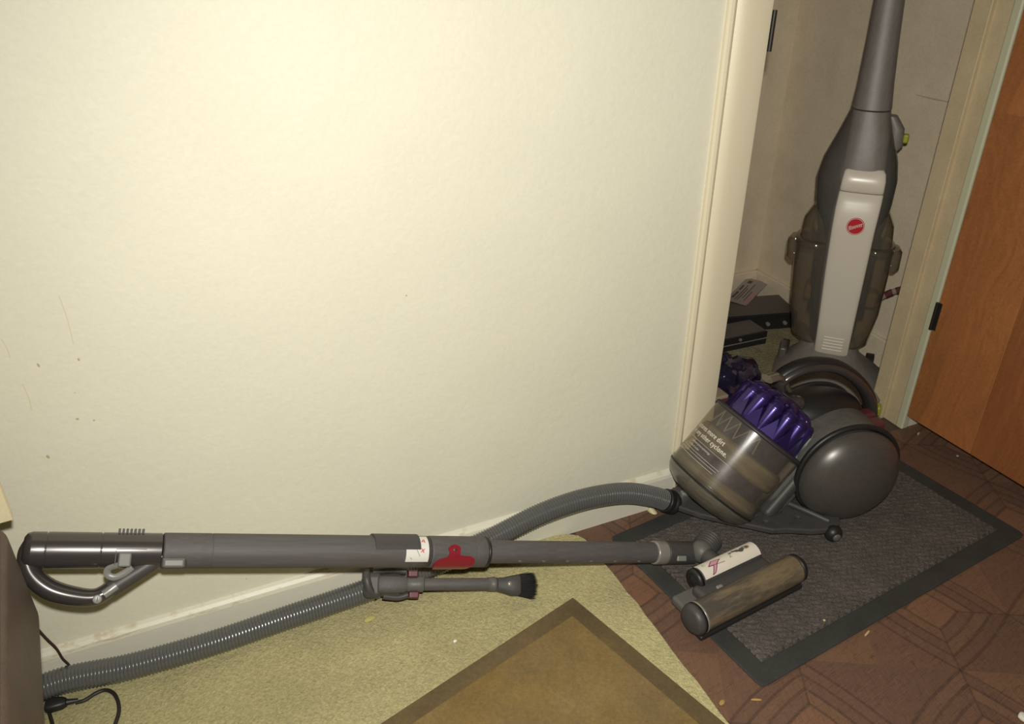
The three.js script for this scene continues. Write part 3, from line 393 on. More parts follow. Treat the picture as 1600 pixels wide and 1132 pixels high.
// ---------------------------------------------------------------- canister vacuum: ball, tilted clear bin, cyclones, arch handle
{ const t = thing('canister_vacuum', 'grey ball canister vacuum with purple cyclones and a dusty clear bin', 'vacuum cleaner', [1.215, MATH + 0.0014, 0.115]);
  t.rotation.y = Math.atan2(0.243, -0.97);                 // local x points to the hose, local -z to the camera side
  const P = (f, y, s) => V3(f, y, -s);
  const gloss = phy({ map: dusty(0x55514d, 401, 0.03, 0.06), roughness: 0.36, metalness: 0.25, clearcoat: 0.35, clearcoatRoughness: 0.3 });
  const bc = -0.006, RB = 0.1117, by = RB + 0.0015;
  // ball: middle drum and two domed sides, lathed about the side axis
  const side = V3(0, 0, -1);
  mesh('drum', lathe([[0, -0.089], [RB - 0.008, -0.089], [RB - 0.001, -0.080], [RB + 0.001, -0.05], [RB + 0.001, 0.05], [RB - 0.001, 0.080], [RB - 0.008, 0.089], [0, 0.089]], P(bc, by, 0), side, 64), M.greyMid, t);
  for (const s of [1, -1]) {
    const pr = []; for (let k = 0; k <= 20; k++) { const a = k / 20 * Math.PI / 2; pr.push([(RB - 0.001) * Math.cos(a), 0.0925 + 0.059 * Math.sin(a)]); } pr.unshift([RB - 0.008, 0.087]);
    const dome = mesh('ball_shell', lathe(pr, P(bc, by, 0), side.clone().multiplyScalar(s), 72), gloss, t);
    const ring = new THREE.TorusGeometry(RB + 0.0005, 0.0062, 12, 80); ring.translate(bc, by + 0.004, -s * 0.088); mesh('seam_ring', ring, M.black, dome);
  }
  // body between ball and bin, and the shell over the top of the ball
  const dir = P(-0.649, 0.743, -0.163).normalize(), low = P(0.3045, 0.048, 0.054), zc = new THREE.Vector3().crossVectors(V3(1, 0, 0), dir).setY(0); zc.copy(new THREE.Vector3().crossVectors(dir, V3(0, 1, 0)).normalize()); if (zc.z < 0) zc.negate(); const fwd = new THREE.Vector3().crossVectors(dir, zc), leaning = new THREE.Matrix4().makeBasis(fwd, dir, zc);
  const along = (h, q = 0, s = 0) => low.clone().addScaledVector(dir, h).addScaledVector(fwd, q).addScaledVector(zc, -s);
  const tilt = (g, h, q, s = 0) => { g.applyMatrix4(leaning); const p = along(h, q, s); g.translate(p.x, p.y, p.z); return g; };
  mesh('back_shell', tilt(rbox(0.090, 0.190, 0.150, 0.030, 0, 0, 0, 5), 0.182, -0.120), M.greyMid, t);
  mesh('top_cover', [tilt(rbox(0.10, 0.075, 0.150, 0.032, 0, 0, 0, 5), 0.245, -0.112)], M.greyMid, t);
  mesh('side_fairing', [tilt(rbox(0.030, 0.165, 0.17, 0.012, 0, 0, 0, 4), 0.148, -0.108)], M.greyDark, t);
  // chassis with moulded holes, castors, hose inlet
  { const s = new THREE.Shape(); [[0.345, 0.03], [0.30, 0.068], [0.24, 0.102], [0.17, 0.140], [0.14, 0.143], [0.09, 0.156], [0.05, 0.158], [0.025, 0.145], [0.00, 0.09], [0.00, -0.09], [0.025, -0.145], [0.05, -0.158], [0.09, -0.156], [0.14, -0.143], [0.17, -0.140], [0.24, -0.102], [0.30, -0.068], [0.345, -0.03]].forEach(([f, q], i) => i ? s.lineTo(f, q) : s.moveTo(f, q)); s.closePath();
    for (const [f, q, r] of [[0.190, 0.095, 0.0075], [0.177, 0.118, 0.0090], [0.136, 0.088, 0.0115], [0.104, 0.116, 0.0085], [0.190, -0.095, 0.0075], [0.177, -0.118, 0.0090], [0.104, -0.116, 0.0085]]) { const h = new THREE.Path(); h.absellipse(f, q, r, r * 0.8, 0, Math.PI * 2); s.holes.push(h); }
    const g = new THREE.ExtrudeGeometry(s, { depth: 0.008, bevelEnabled: true, bevelSize: 0.003, bevelThickness: 0.003, bevelSegments: 2, curveSegments: 10 }); g.rotateX(-Math.PI / 2); g.translate(0, 0.020, 0); mesh('chassis', planarUV(g), M.greyDark, t);
    mesh('chassis_rail', [sweep([P(0.15, 0.034, 0.03), P(0.12, 0.037, 0.060), P(0.085, 0.037, 0.100), P(0.045, 0.032, 0.140)], () => 0.006, 30, 10)], M.greyDark, t);
    mesh('underbody', [rbox(0.16, 0.022, 0.12, 0.008, 0.06, 0.016, 0)], M.black, t); }
  for (const s of [1, -1]) { const c = P(0.045, 0.0185, s * 0.163), w = mesh('castor', [sphere(0.0185, c.x, c.y, c.z, 1, 1, 0.85), cyl(0.006, 0.006, c, P(0.045, 0.028, s * 0.13), 12)], M.black, t); const h = new THREE.SphereGeometry(0.009, 16, 10); h.scale(1, 1, 0.5); h.translate(c.x, c.y, c.z - s * 0.0135); mesh('hub', h, M.greyMid, w); }
  { const e = t.worldToLocal.bind(t); t.updateMatrixWorld(true); const h = scene.getObjectByName('vacuum_hose').userData, a = e(V3(...h.end)), b = a.clone().add(e(V3(...h.end).add(V3(...h.dir))).sub(a).multiplyScalar(0.02)); delete h.end; delete h.dir;
    mesh('inlet_neck', sweep([b, b.clone().lerp(P(0.31, 0.038, 0), 0.45), P(0.29, 0.038, 0), P(0.22, 0.036, 0)], (k) => 0.0235 - 0.003 * k, 40, 22), M.greyDark, t);
    const m = b.clone().lerp(P(0.30, 0.040, 0), 0.55); mesh('inlet_button', rbox(0.024, 0.010, 0.014, 0.004, m.x, m.y + 0.018, m.z - 0.012), M.paleGrey, t); mesh('inlet_stud', sphere(0.006, m.x - 0.03, m.y + 0.014, m.z - 0.016), M.paleGrey, t); }
  // clear bin: rounded clear base, wall, dark seal, dust and purple shroud inside
  const R = 0.1044, H = 0.196;
  const clear = phy({ color: 0xd8d0c0, roughness: 0.2, transmission: 0.93, thickness: 0, ior: 1.46 });
  const wall = mesh('bin_wall', lathe([[R, 0.046], [R, H]], low, dir, 72), clear, t);
  mesh('bin_floor', lathe([[0, 0.004], [0.045, 0.005], [0.072, 0.010], [0.091, 0.020], [0.101, 0.033], [R, 0.042]], low, dir, 64), phy({ map: dusty(0x5f5a4f, 411, 0.08, 0.25), roughness: 0.35, clearcoat: 0.5, clearcoatRoughness: 0.2 }), t);
  mesh('bin_seal', lathe([[R - 0.004, 0.042], [R + 0.0012, 0.0425], [R + 0.0012, 0.0455], [R - 0.004, 0.046]], low, dir, 64), M.black, t);
  mesh('bin_ledge', lathe([[R, 0.050], [R + 0.002, 0.0515], [R + 0.002, 0.0535], [R, 0.055]], low, dir, 64), clear, t);
  const dustMap = texture(512, (u, v) => { const n = fbm(u, v, [[6, 1], [14, 1], [40, 0.8], [110, 0.6]], 431), k = Math.max(0, Math.min(1, 0.5 + n)); return [0.46 + 0.13 * k, 0.435 + 0.12 * k, 0.385 + 0.10 * k]; }, 1);
  const dustMat = std({ map: dustMap, roughness: 1 });
  mesh('dust', lathe([[0, 0.046], [0.100, 0.046], [0.1012, 0.061], [0.097, 0.071], [0.080, 0.077], [0, 0.079]], low, dir, 48), dustMat, t);
  mesh('dust_band', lathe([[0.080, 0.107], [0.0955, 0.111], [0.0985, 0.119], [0.0985, 0.143], [0.0955, 0.150], [0.080, 0.154]], low, dir, 48), dustMat, t);
  const purpleDim = phy({ map: dusty(0x544c68, 441, 0.08, 0.25), roughness: 0.45, metalness: 0.3 });
  const shroud = mesh('shroud', lathe([[0, 0.06], [0.082, 0.06], [0.086, 0.07], [0.086, 0.198], [0, 0.198]], low, dir, 56), purpleDim, t);
  // moulded zigzag struts just inside the wall, on the hose side
  { const rodAt = (a, h) => along(h, Math.cos(a) * 0.1015, Math.sin(a) * 0.1015); for (let k = 0; k < 5; k++) { const a0 = -0.35 + k * 0.24; mesh('strut', cyl(0.0016, 0.0016, rodAt(a0, 0.156), rodAt(a0 + 0.17, 0.191), 6), M.paleGrey, shroud); mesh('strut', cyl(0.0016, 0.0016, rodAt(a0 + 0.17, 0.191), rodAt(a0 + 0.24, 0.156), 6), M.paleGrey, shroud); } }
  // white print on the bin wall
  { const w = 1024, hh = 420, col = canvasTexture(w, hh, (c) => { c.fillStyle = '#d8d2c4'; c.fillRect(0, 0, w, hh); });
    const alpha = canvasTexture(w, hh, (c) => { c.fillStyle = '#000'; c.fillRect(0, 0, w, hh); c.fillStyle = '#e8e8e8'; c.textAlign = 'right'; c.font = 'bold 62px sans-serif'; c.fillText('Captures more dirt', 760, 96); c.fillText('than any other cyclone.', 860, 168); c.font = '26px sans-serif'; c.fillText('patented cyclone technology', 700, 250); c.fillText('no loss of suction', 560, 290); c.fillStyle = '#8d8d8d'; for (const [y, a, b] of [[206, 40, 930], [312, 20, 900], [340, 20, 880], [372, 0, 860]]) c.fillRect(a, y, b - a, 5); });
    alpha.colorSpace = THREE.NoColorSpace;
    const n = 48, a0 = -0.55, a1 = 1.35, h0 = 0.066, h1 = 0.152, pos = [], uv = [], idx = []; for (let i = 0; i <= n; i++) { const a = a1 + (a0 - a1) * i / n; }
    for (let i = 0; i <= n; i++) { const u = i / n, a = -1.0 + (0.80 + 1.0) * u; for (const [h, v] of [[h0, 0], [h1, 1]]) { const p = along(h, Math.cos(a) * (R + 0.0006), Math.sin(a) * (R + 0.0006)); pos.push(p.x, p.y, p.z); uv.push(u, v); } }
    for (let i = 0; i < n; i++) { const k = i * 2; idx.push(k, k + 2, k + 1, k + 1, k + 2, k + 3); }
    const g = new THREE.BufferGeometry(); g.setAttribute('position', new THREE.Float32BufferAttribute(pos, 3)); g.setAttribute('uv', new THREE.Float32BufferAttribute(uv, 2)); g.setIndex(idx); g.computeVertexNormals();
    mesh('printed_text', g, std({ map: col, alphaMap: alpha, transparent: true, roughness: 0.6, side: THREE.DoubleSide }), t).userData.label = 'white print on the clear bin'; }
  // cyclone pack
  const purple = phy({ color: 0x3c2e6c, roughness: 0.34, metalness: 0.65, clearcoat: 0.5, clearcoatRoughness: 0.15 });
  const purpleDeep = phy({ color: 0x342a55, roughness: 0.35, metalness: 0.6, clearcoat: 0.4 });
  mesh('bin_rim', lathe([[0.082, H - 0.002], [R + 0.0005, H - 0.002], [R + 0.0015, H + 0.001], [R + 0.0015, H + 0.004], [R - 0.003, H + 0.007], [0.080, H + 0.009]], low, dir, 64), std({ color: 0x383238, roughness: 0.5 }), t);
  mesh('cyclone_core', lathe([[0, H], [0.074, H], [0.066, H + 0.030], [0.058, H + 0.060], [0.046, H + 0.080], [0, H + 0.088]], low, dir, 48), purpleDeep, t);
  const coneGeo = new THREE.LatheGeometry([[0.0001, 0], [0.0110, 0], [0.0158, 0.050], [0.0172, 0.052], [0.0172, 0.056], [0.0160, 0.058], [0.0158, 0.064], [0.0125, 0.070], [0.0001, 0.072]].map(([r, h]) => new THREE.Vector2(r, h)), 20), domeGeo = new THREE.SphereGeometry(0.0105, 18, 12); domeGeo.scale(1, 0.85, 1.7);
  const triShape = new THREE.Shape(); triShape.moveTo(-0.016, 0); triShape.lineTo(0.016, 0); triShape.lineTo(0, 0.040); triShape.closePath(); const triGeo = new THREE.ExtrudeGeometry(triShape, { depth: 0.003, bevelEnabled: true, bevelSize: 0.0008, bevelThickness: 0.0008, bevelSegments: 1 });
  const pack = new THREE.Group(); pack.name = 'cyclone_pack'; t.add(pack); const p0 = along(H + 0.004); pack.position.copy(p0); pack.quaternion.setFromRotationMatrix(leaning);
  for (let k = 0; k < 14; k++) { const a = (k + 0.35) / 14 * Math.PI * 2, q = new THREE.Group();
    const cone = mesh('cyclone_cone', coneGeo.clone(), purple, pack); cone.position.set(Math.cos(a) * 0.078, 0.002, -Math.sin(a) * 0.078); cone.rotation.set(0, a, 0); cone.rotateZ(0.10);
    const dome = mesh('cyclone_duct', domeGeo.clone(), purple, pack); dome.position.set(Math.cos(a) * 0.060, 0.076, -Math.sin(a) * 0.060); dome.rotation.set(0, a + Math.PI / 2, 0); dome.rotateX(0.45);
    const b = a + Math.PI / 14, tr = mesh('cyclone_web', triGeo.clone(), purple, pack); tr.position.set(Math.cos(b) * 0.0855, 0.004, -Math.sin(b) * 0.0855); tr.rotation.y = b + Math.PI / 2; tr.rotateX(-0.08); }
  mesh('filter_lid', lathe([[0, H + 0.070], [0.046, H + 0.072], [0.050, H + 0.080], [0.046, H + 0.090], [0.030, H + 0.097], [0, H + 0.099]], low, dir, 40), purpleDeep, t);
  { const k = along(H + 0.098, -0.035, 0.0); mesh('lid_knob', sphere(0.020, k.x, k.y, k.z, 1, 0.8, 1), M.greyGloss, t); }
  // big arch handle over the ball, plain black ellipsoid filling the space below it
  const arch = [[0.100, 0.238], [0.106, 0.272], [0.078, 0.294], [0.036, 0.303], [-0.018, 0.293], [-0.070, 0.260], [-0.110, 0.216], [-0.130, 0.172], [-0.125, 0.13]].map(([f, y]) => P(f, y, -0.05));
  mesh('carry_handle', sweep(arch, (k) => 0.012, 90, 18, () => 2.0, V3(0, 0, 1)), M.greyGloss, t);
  mesh('handle_edge', sweep(arch.map((p) => p.clone().add(V3(0, 0.0, 0)).multiply(V3(1.03, 1.025, 1))), () => 0.010, 90, 14, () => 1.6, V3(0, 0, 1)), M.black, t);
  mesh('black_ellipsoid', [sphere(0.1, bc + 0.02, by + 0.085, 0.035, 1.0, 0.46, 0.62, 32, 20)], M.black, t);
  { const a = along(H + 0.100, 0.050, -0.03), m = along(H + 0.120, 0.012, -0.04), e = along(H + 0.115, -0.045, -0.05); mesh('bin_handle', sweep([a, m, e], () => 0.0075, 40, 14, () => 2.0, V3(0, 0, 1)), phy({ color: 0x7d7263, roughness: 0.2, transmission: 0.35, thickness: 0, clearcoat: 0.6 }), t); }
  // rear pedals and bumper
  mesh('pedal', [rbox(0.036, 0.016, 0.030, 0.006, bc - 0.085, by + 0.075, -0.025)], M.maroon, t); mesh('pedal', [rbox(0.036, 0.016, 0.030, 0.006, bc - 0.088, by + 0.072, 0.015)], M.maroon, t);
  mesh('rear_bumper', [rbox(0.030, 0.075, 0.10, 0.012, bc - 0.112, by - 0.02, -0.005)], M.greyDark, t); }

// ---------------------------------------------------------------- upright floor cleaner in the closet
{ const face = V3(-0.72, 0, 0.694).normalize(), th = Math.atan2(face.x, face.z);
  const t = thing('floor_cleaner', 'grey upright floor cleaner with long white front panel and red oval badge in the closet', 'floor cleaner', [1.614, 0.004, -0.289]);
  t.rotation.y = th;
  const grey = phy({ map: dusty(0x7a746e, 501, 0.03, 0.05), roughness: 0.46 }), greyDk = phy({ map: dusty(0x57544f, 505, 0.03, 0.06), roughness: 0.4, clearcoat: 0.3 });
  const lime = phy({ color: 0x9aa02c, roughness: 0.4 }), tankM = phy({ color: 0xcfc6b6, roughness: 0.1, transmission: 0.9, thickness: 0, ior: 1.46 });
  const lx = (y) => -0.036 * Math.max(0, y - 0.1);          // the body stands a little tilted on its base
  const ring = (x, y, z, w, d, e = 2.4) => ({ c: V3(x + lx(y), y, z), u: V3(w, 0, 0), v: V3(0, 0, -d), e });
  // wide floor nozzle
  mesh('nozzle', loft([ring(0.008, 0.012, 0.078, 0.138, 0.132, 4), ring(0.008, 0.020, 0.078, 0.144, 0.138, 4), ring(0.008, 0.045, 0.078, 0.144, 0.138, 3.6), ring(0.008, 0.060, 0.066, 0.130, 0.120, 3), ring(0, 0.082, 0.01, 0.085, 0.066, 2.6), ring(0, 0.125, -0.01, 0.062, 0.050, 2.4)].reverse().reverse()), grey, t);
  mesh('nozzle_window', rbox(0.046, 0.028, 0.03, 0.007, 0.126, 0.034, 0.196), lime, t);
  mesh('nozzle_skirt', rbox(0.27, 0.014, 0.26, 0.006, 0.008, 0.007, 0.078), greyDk, t);
  for (const s of [1, -1]) mesh('wheel', cyl(0.032, 0.032, V3(s * 0.105, 0.032, -0.055), V3(s * 0.125, 0.032, -0.055), 24), M.black, t);
  mesh('side_lug', rbox(0.022, 0.055, 0.06, 0.008, -0.118, 0.062, 0.02), greyDk, t);
  // body spine, shoulder and neck
  mesh('spine', loft([ring(0, 0.10, 0.0, 0.050, 0.050), ring(0, 0.14, 0.004, 0.058, 0.056), ring(0, 0.30, 0.006, 0.068, 0.058), ring(0, 0.44, 0.004, 0.080, 0.062), ring(-0.003, 0.52, 0.002, 0.092, 0.072), ring(-0.004, 0.575, 0, 0.095, 0.075), ring(-0.003, 0.62, -0.002, 0.087, 0.070), ring(0, 0.68, -0.006, 0.066, 0.058), ring(0.001, 0.735, -0.010, 0.047, 0.048)]), greyDk, t);
  mesh('front_fillet', loft([ring(0.002, 0.10, 0.022, 0.045, 0.034, 3), ring(0.002, 0.30, 0.032, 0.052, 0.038, 3), ring(0.003, 0.50, 0.040, 0.056, 0.042, 3), ring(0.006, 0.60, 0.036, 0.056, 0.045, 3), ring(0.006, 0.68, 0.018, 0.050, 0.042, 2.8), ring(0.003, 0.742, 0.004, 0.043, 0.042, 2.4)]), grey, t);
  mesh('neck', loft([ring(0.002, 0.7445, -0.006, 0.046, 0.047), ring(0.002, 0.80, -0.012, 0.041, 0.043), ring(0.001, 0.90, -0.022, 0.036, 0.038), ring(0, 1.02, -0.032, 0.032, 0.034), ring(0, 1.14, -0.042, 0.026, 0.028), ring(0, 1.19, -0.046, 0.020, 0.024)]), grey, t);
  mesh('hand_grip', sweep([V3(0, 1.17, -0.046), V3(0, 1.25, -0.075), V3(0, 1.30, -0.13), V3(0, 1.27, -0.19), V3(0, 1.20, -0.19), V3(0, 1.15, -0.12), V3(0, 1.14, -0.05)].map((p) => p.setX(lx(p.y))), () => 0.014, 60, 14), greyDk, t);
  // white panel in two pieces, grip ribs below
  const white = phy({ color: 0xdcd2c2, roughness: 0.35, clearcoat: 0.35, clearcoatRoughness: 0.25 });
  const pan = (y, w, z, x = 0, d = 0.012) => ({ c: V3(x + 0.006 + lx(y), y, z), u: V3(w, 0, 0), v: V3(0, 0, -d), e: 3.4 });
  const panel = mesh('front_panel', loft([pan(0.098, 0.040, 0.048, 0.000, 0.010), pan(0.104, 0.0435, 0.052), pan(0.20, 0.045, 0.064), pan(0.34, 0.0485, 0.074), pan(0.46, 0.0505, 0.079, 0.001), pan(0.520, 0.0515, 0.080, 0.003), pan(0.532, 0.0515, 0.074, 0.004), pan(0.553, 0.051, 0.074, 0.005), pan(0.557, 0.050, 0.074, 0.005)]), white, t);
  mesh('panel_cap', loft([pan(0.5595, 0.050, 0.076, 0.005), pan(0.566, 0.0505, 0.080, 0.005), pan(0.590, 0.0495, 0.079, 0.006), pan(0.606, 0.047, 0.072, 0.006, 0.011), pan(0.614, 0.041, 0.066, 0.006, 0.008)]), white, t);
  for (let k = 0; k < 5; k++) mesh('grip_rib', rbox(0.052, 0.0035, 0.006, 0.0015, 0.006, 0.116 + k * 0.0095, 0.0635 + k * 0.0012), white, panel);
  { const tx = canvasTexture(256, 256, (c, w) => { c.fillStyle = '#c32b35'; c.fillRect(0, 0, w, w); c.strokeStyle = '#e9d9d2'; c.lineWidth = 7; c.beginPath(); c.arc(128, 128, 112, 0, 7); c.stroke(); c.fillStyle = '#eadcd4'; c.save(); c.translate(128, 132); c.rotate(-0.42); c.font = 'italic bold 76px serif'; c.textAlign = 'center'; c.fillText('Hoover', 0, 22, 196); c.restore(); });
    const b = new THREE.CylinderGeometry(0.5, 0.5, 1, 40); b.rotateX(Math.PI / 2); b.rotateZ(0); b.scale(0.042, 0.044, 0.004); b.rotateZ(-0.1); b.rotateX(0.045); b.translate(0.011 + lx(0.476), 0.476, 0.0912);
    const u = b.attributes.uv, p = b.attributes.position; for (let i = 0; i < p.count; i++) u.setXY(i, (p.getX(i) - 0.011 - lx(0.476)) / 0.044 + 0.5, (p.getY(i) - 0.476) / 0.046 + 0.5);
    mesh('badge', b, phy({ map: tx, roughness: 0.35, clearcoat: 0.4 }), panel).userData.label = 'round red badge with white script'; }
  // clear tanks either side, with shoulder lugs
  for (const s of [1, -1]) { const w = s > 0 ? 0.040 : 0.052, cx = s > 0 ? 0.074 : -0.074;
    const tk = mesh('tank', loft([ring(cx * 0.72, 0.115, -0.004, w * 0.55, 0.045), ring(cx * 0.86, 0.135, -0.004, w * 0.8, 0.056), ring(cx * 0.98, 0.22, -0.004, w * 0.92, 0.062), ring(cx, 0.33, -0.004, w, 0.064), ring(cx, 0.392, -0.004, w, 0.064), ring(cx * 0.98, 0.405, -0.004, w * 0.9, 0.058)]), tankM, t);
    mesh('tank_collar', loft([ring(cx, 0.394, -0.004, w * 1.06, 0.068), ring(cx, 0.406, -0.004, w * 1.06, 0.068), ring(cx * 0.99, 0.409, -0.004, w * 0.98, 0.062)]), tankM, tk);
    mesh('tank_top', loft([ring(cx * 0.97, 0.411, -0.004, w * 0.92, 0.058), ring(cx * 0.94, 0.46, -0.004, w * 0.86, 0.054), ring(cx * 0.86, 0.495, -0.004, w * 0.6, 0.040)]), tankM, tk);
    mesh('filter', sphere(0.03, cx * 0.94 + lx(0.443), 0.443, -0.004, 0.7, 0.95, 1.0, 20, 14), std({ color: 0x9a9868, roughness: 0.9 }), tk);
    mesh('lug', loft([ring(cx + s * w * 1.02, 0.340, -0.004, 0.013, 0.026, 2.6), ring(cx + s * w * 1.10, 0.350, -0.004, 0.017, 0.030, 2.6), ring(cx + s * w * 1.10, 0.392, -0.004, 0.017, 0.030, 2.6), ring(cx + s * w * 1.02, 0.402, -0.004, 0.013, 0.026, 2.6)]), tankM, tk);
    mesh('inner_duct', loft([ring(cx * 0.8, 0.20, -0.004, 0.014, 0.03, 3), ring(cx * 0.82, 0.37, -0.004, 0.016, 0.034, 3)]), M.blackMatte, tk);
    mesh('residue', rbox(0.03, 0.045, 0.05, 0.010, cx * 1.05, 0.255, -0.002), std({ color: 0x7c6246, roughness: 0.9 }), tk); }
  // switch housing with lime button on the neck's right side
  mesh('switch_housing', loft([ring(0.062, 0.640, -0.004, 0.012, 0.018), ring(0.068, 0.660, -0.004, 0.020, 0.022), ring(0.066, 0.700, -0.006, 0.018, 0.022), ring(0.052, 0.728, -0.008, 0.012, 0.018)]), grey, t);
  mesh('switch', rbox(0.014, 0.022, 0.018, 0.005, 0.090 + lx(0.678), 0.678, -0.002), lime, t).userData.label = 'lime green switch'; }

// ---------------------------------------------------------------- things on the closet floor
const FC = 0.0045;
function flatBox(name, label, category, corners, y0, h, side, top) { // corners: two front bottom points, depth back
  const [a, b, depth] = corners, X = b.clone().sub(a).setY(0), w = X.length(); X.normalize(); const Z = new THREE.Vector3().crossVectors(X, V3(0, 1, 0));
  const t = thing(name, label, category, [a.x, y0, a.z]); t.quaternion.setFromRotationMatrix(new THREE.Matrix4().makeBasis(X, V3(0, 1, 0), Z));
  return { t, w, depth, h };
}
{ const a = on(1100, 556, 'y', FC), b = on(1194, 536, 'y', FC), k = flatBox('disc_player', 'flat grey electronics box with black front on the closet floor', 'electronics', [a, b, 0.17], FC, 0.045);
  mesh('case', rbox(k.w, 0.045, 0.082, 0.004, k.w / 2, 0.0225, -0.041), std({ map: dusty(0x605d5c, 601, 0.04, 0.1), roughness: 0.4, metalness: 0.3 }), k.t); mesh('front_panel', rbox(k.w + 0.004, 0.043, 0.008, 0.003, k.w / 2, 0.0215, 0.002), M.black, k.t); mesh('trim_strip', rbox(k.w, 0.003, 0.003, 0.001, k.w / 2, 0.021, 0.0065), M.silver, k.t); mesh('button', cyl(0.005, 0.005, V3(k.w * 0.55, 0.033, 0.004), V3(k.w * 0.55, 0.033, 0.009), 14), M.silver, k.t); }
{ const a = on(1108, 521, 'y', FC), b = on(1241, 511, 'y', FC), k = flatBox('set_top_box', 'dark electronics box with two silver knobs behind the flat grey box', 'electronics', [a.clone().add(V3(0, 0, 0)), b, 0.15], FC, 0.058);
  mesh('case', rbox(k.w, 0.056, 0.13, 0.004, k.w / 2, 0.028, -0.065), std({ map: dusty(0x5a5754, 611, 0.04, 0.1), roughness: 0.45, metalness: 0.2 }), k.t); mesh('front_panel', rbox(k.w + 0.003, 0.054, 0.008, 0.003, k.w / 2, 0.027, 0.002), M.black, k.t); for (const u of [0.66, 0.86]) mesh('knob', cyl(0.007, 0.006, V3(k.w * u, 0.022, 0.003), V3(k.w * u, 0.022, 0.013), 16), M.silver, k.t);
  // printed receipt lying on its top
  const tx = canvasTexture(256, 160, (c, w, h) => { c.fillStyle = '#a79a92'; c.fillRect(0, 0, w, h); c.fillStyle = '#5b544e'; for (const [x, y, l, hh] of [[40, 22, 70, 16], [124, 20, 50, 14], [30, 52, 150, 7], [30, 68, 120, 7], [60, 90, 140, 7], [40, 112, 90, 7], [200, 30, 30, 30]]) c.fillRect(x, y, l, hh); c.fillStyle = '#b98f92'; c.fillRect(10, 126, 120, 24); });
  const c4 = [[1138, 472], [1158, 478], [1194, 443], [1176, 432]].map(([x, y]) => on(x, y, 'y', FC + 0.0575));
  const cx = c4.reduce((s, p) => s.add(p), V3(0, 0, 0)).multiplyScalar(0.25); const X = c4[2].clone().sub(c4[1]), wl = X.length(); X.normalize(); const Z = new THREE.Vector3().crossVectors(X, V3(0, 1, 0)), g = new THREE.BoxGeometry(wl, 0.0006, 0.075, 8, 1, 4), pp = g.attributes.position; for (let i = 0; i < pp.count; i++) pp.setY(i, pp.getY(i) + 0.002 * (1 + Math.sin(pp.getX(i) * 30 + pp.getZ(i) * 20))); g.computeVertexNormals();
  const r = mesh('receipt', g, std({ map: tx, roughness: 0.8 })); r.position.set(cx.x, FC + 0.0565, cx.z); r.quaternion.setFromRotationMatrix(new THREE.Matrix4().makeBasis(X, V3(0, 1, 0), Z)); tag(r, 'printed paper slip lying on dark electronics box in closet', 'paper'); }
{ // crumpled purple foil bag behind the canister
  const q = on(1140, 590, 'y', 0.05), g = new THREE.IcosahedronGeometry(1, 5), p = g.attributes.position; for (let i = 0; i < p.count; i++) { const x = p.getX(i), y = p.getY(i), z = p.getZ(i), n = Math.abs(vnoise(x * 2.2 + 30, y * 2.2 + z * 1.7 + 30, 64, 3) - 0.5) * 0.7 + Math.abs(vnoise(x * 3.6 + 60, z * 3.6 + y * 3 + 60, 128, 5) - 0.5) * 0.25; const k = 0.8 + n; p.setXYZ(i, x * k * 0.075, Math.max(-0.048, y * k * 0.060), z * k * 0.062); } g.computeVertexNormals();
  const m = mesh('foil_bag', creased(mergeVertices(g, 1e-5), 0.5), phy({ color: 0x37324f, roughness: 0.14, metalness: 0.55, clearcoat: 1, clearcoatRoughness: 0.08 })); m.position.set(q.x, FC + 0.048, q.z); tag(m, 'crumpled shiny dark purple bag behind the casing', 'bag'); }
{ const q = on(1112, 632, 'y', 0.03), t = thing('maroon_pouch', 'small maroon pouch with beige top behind the clear bin', 'pouch', [q.x, FC, q.z]); mesh('pouch_body', rbox(0.09, 0.05, 0.06, 0.02, 0, 0.025, 0, 5), M.maroon, t); mesh('pouch_top', rbox(0.07, 0.012, 0.045, 0.005, 0, 0.053, 0), std({ color: 0x9c8c78, roughness: 0.8 }), t); }
{ // striped strap running from the cleaner's tank to the closet wall
  const a = on(1372, 466, 'x', 1.745), b = on(1416, 452, 'x', 1.792), c = V3(CR - 0.011, b.y + 0.004, b.z + 0.02); const pts = [a.clone().add(V3(-0.03, -0.006, -0.02)), a, a.clone().lerp(b, 0.5).add(V3(0, 0.004, 0)), b, c], n = 14, cv = curve(pts);
  const t = thing('striped_cord', 'thick burgundy and tan striped cord between floor cleaner and jamb', 'cord'); const m2 = std({ color: 0x8a7a6a, roughness: 0.8 }), m1 = std({ color: 0x54252c, roughness: 0.75 });
  for (let k = 0; k < n; k++) { const p0 = cv.getPointAt(k / n), p1 = cv.getPointAt((k + 1) / n); mesh('band', sweep([p0, p0.clone().lerp(p1, 0.5), p1], () => k % 3 === 2 ? 0.0092 : 0.0105, 6, 12, () => 0.8), k % 3 === 2 ? m2 : m1, t); } }
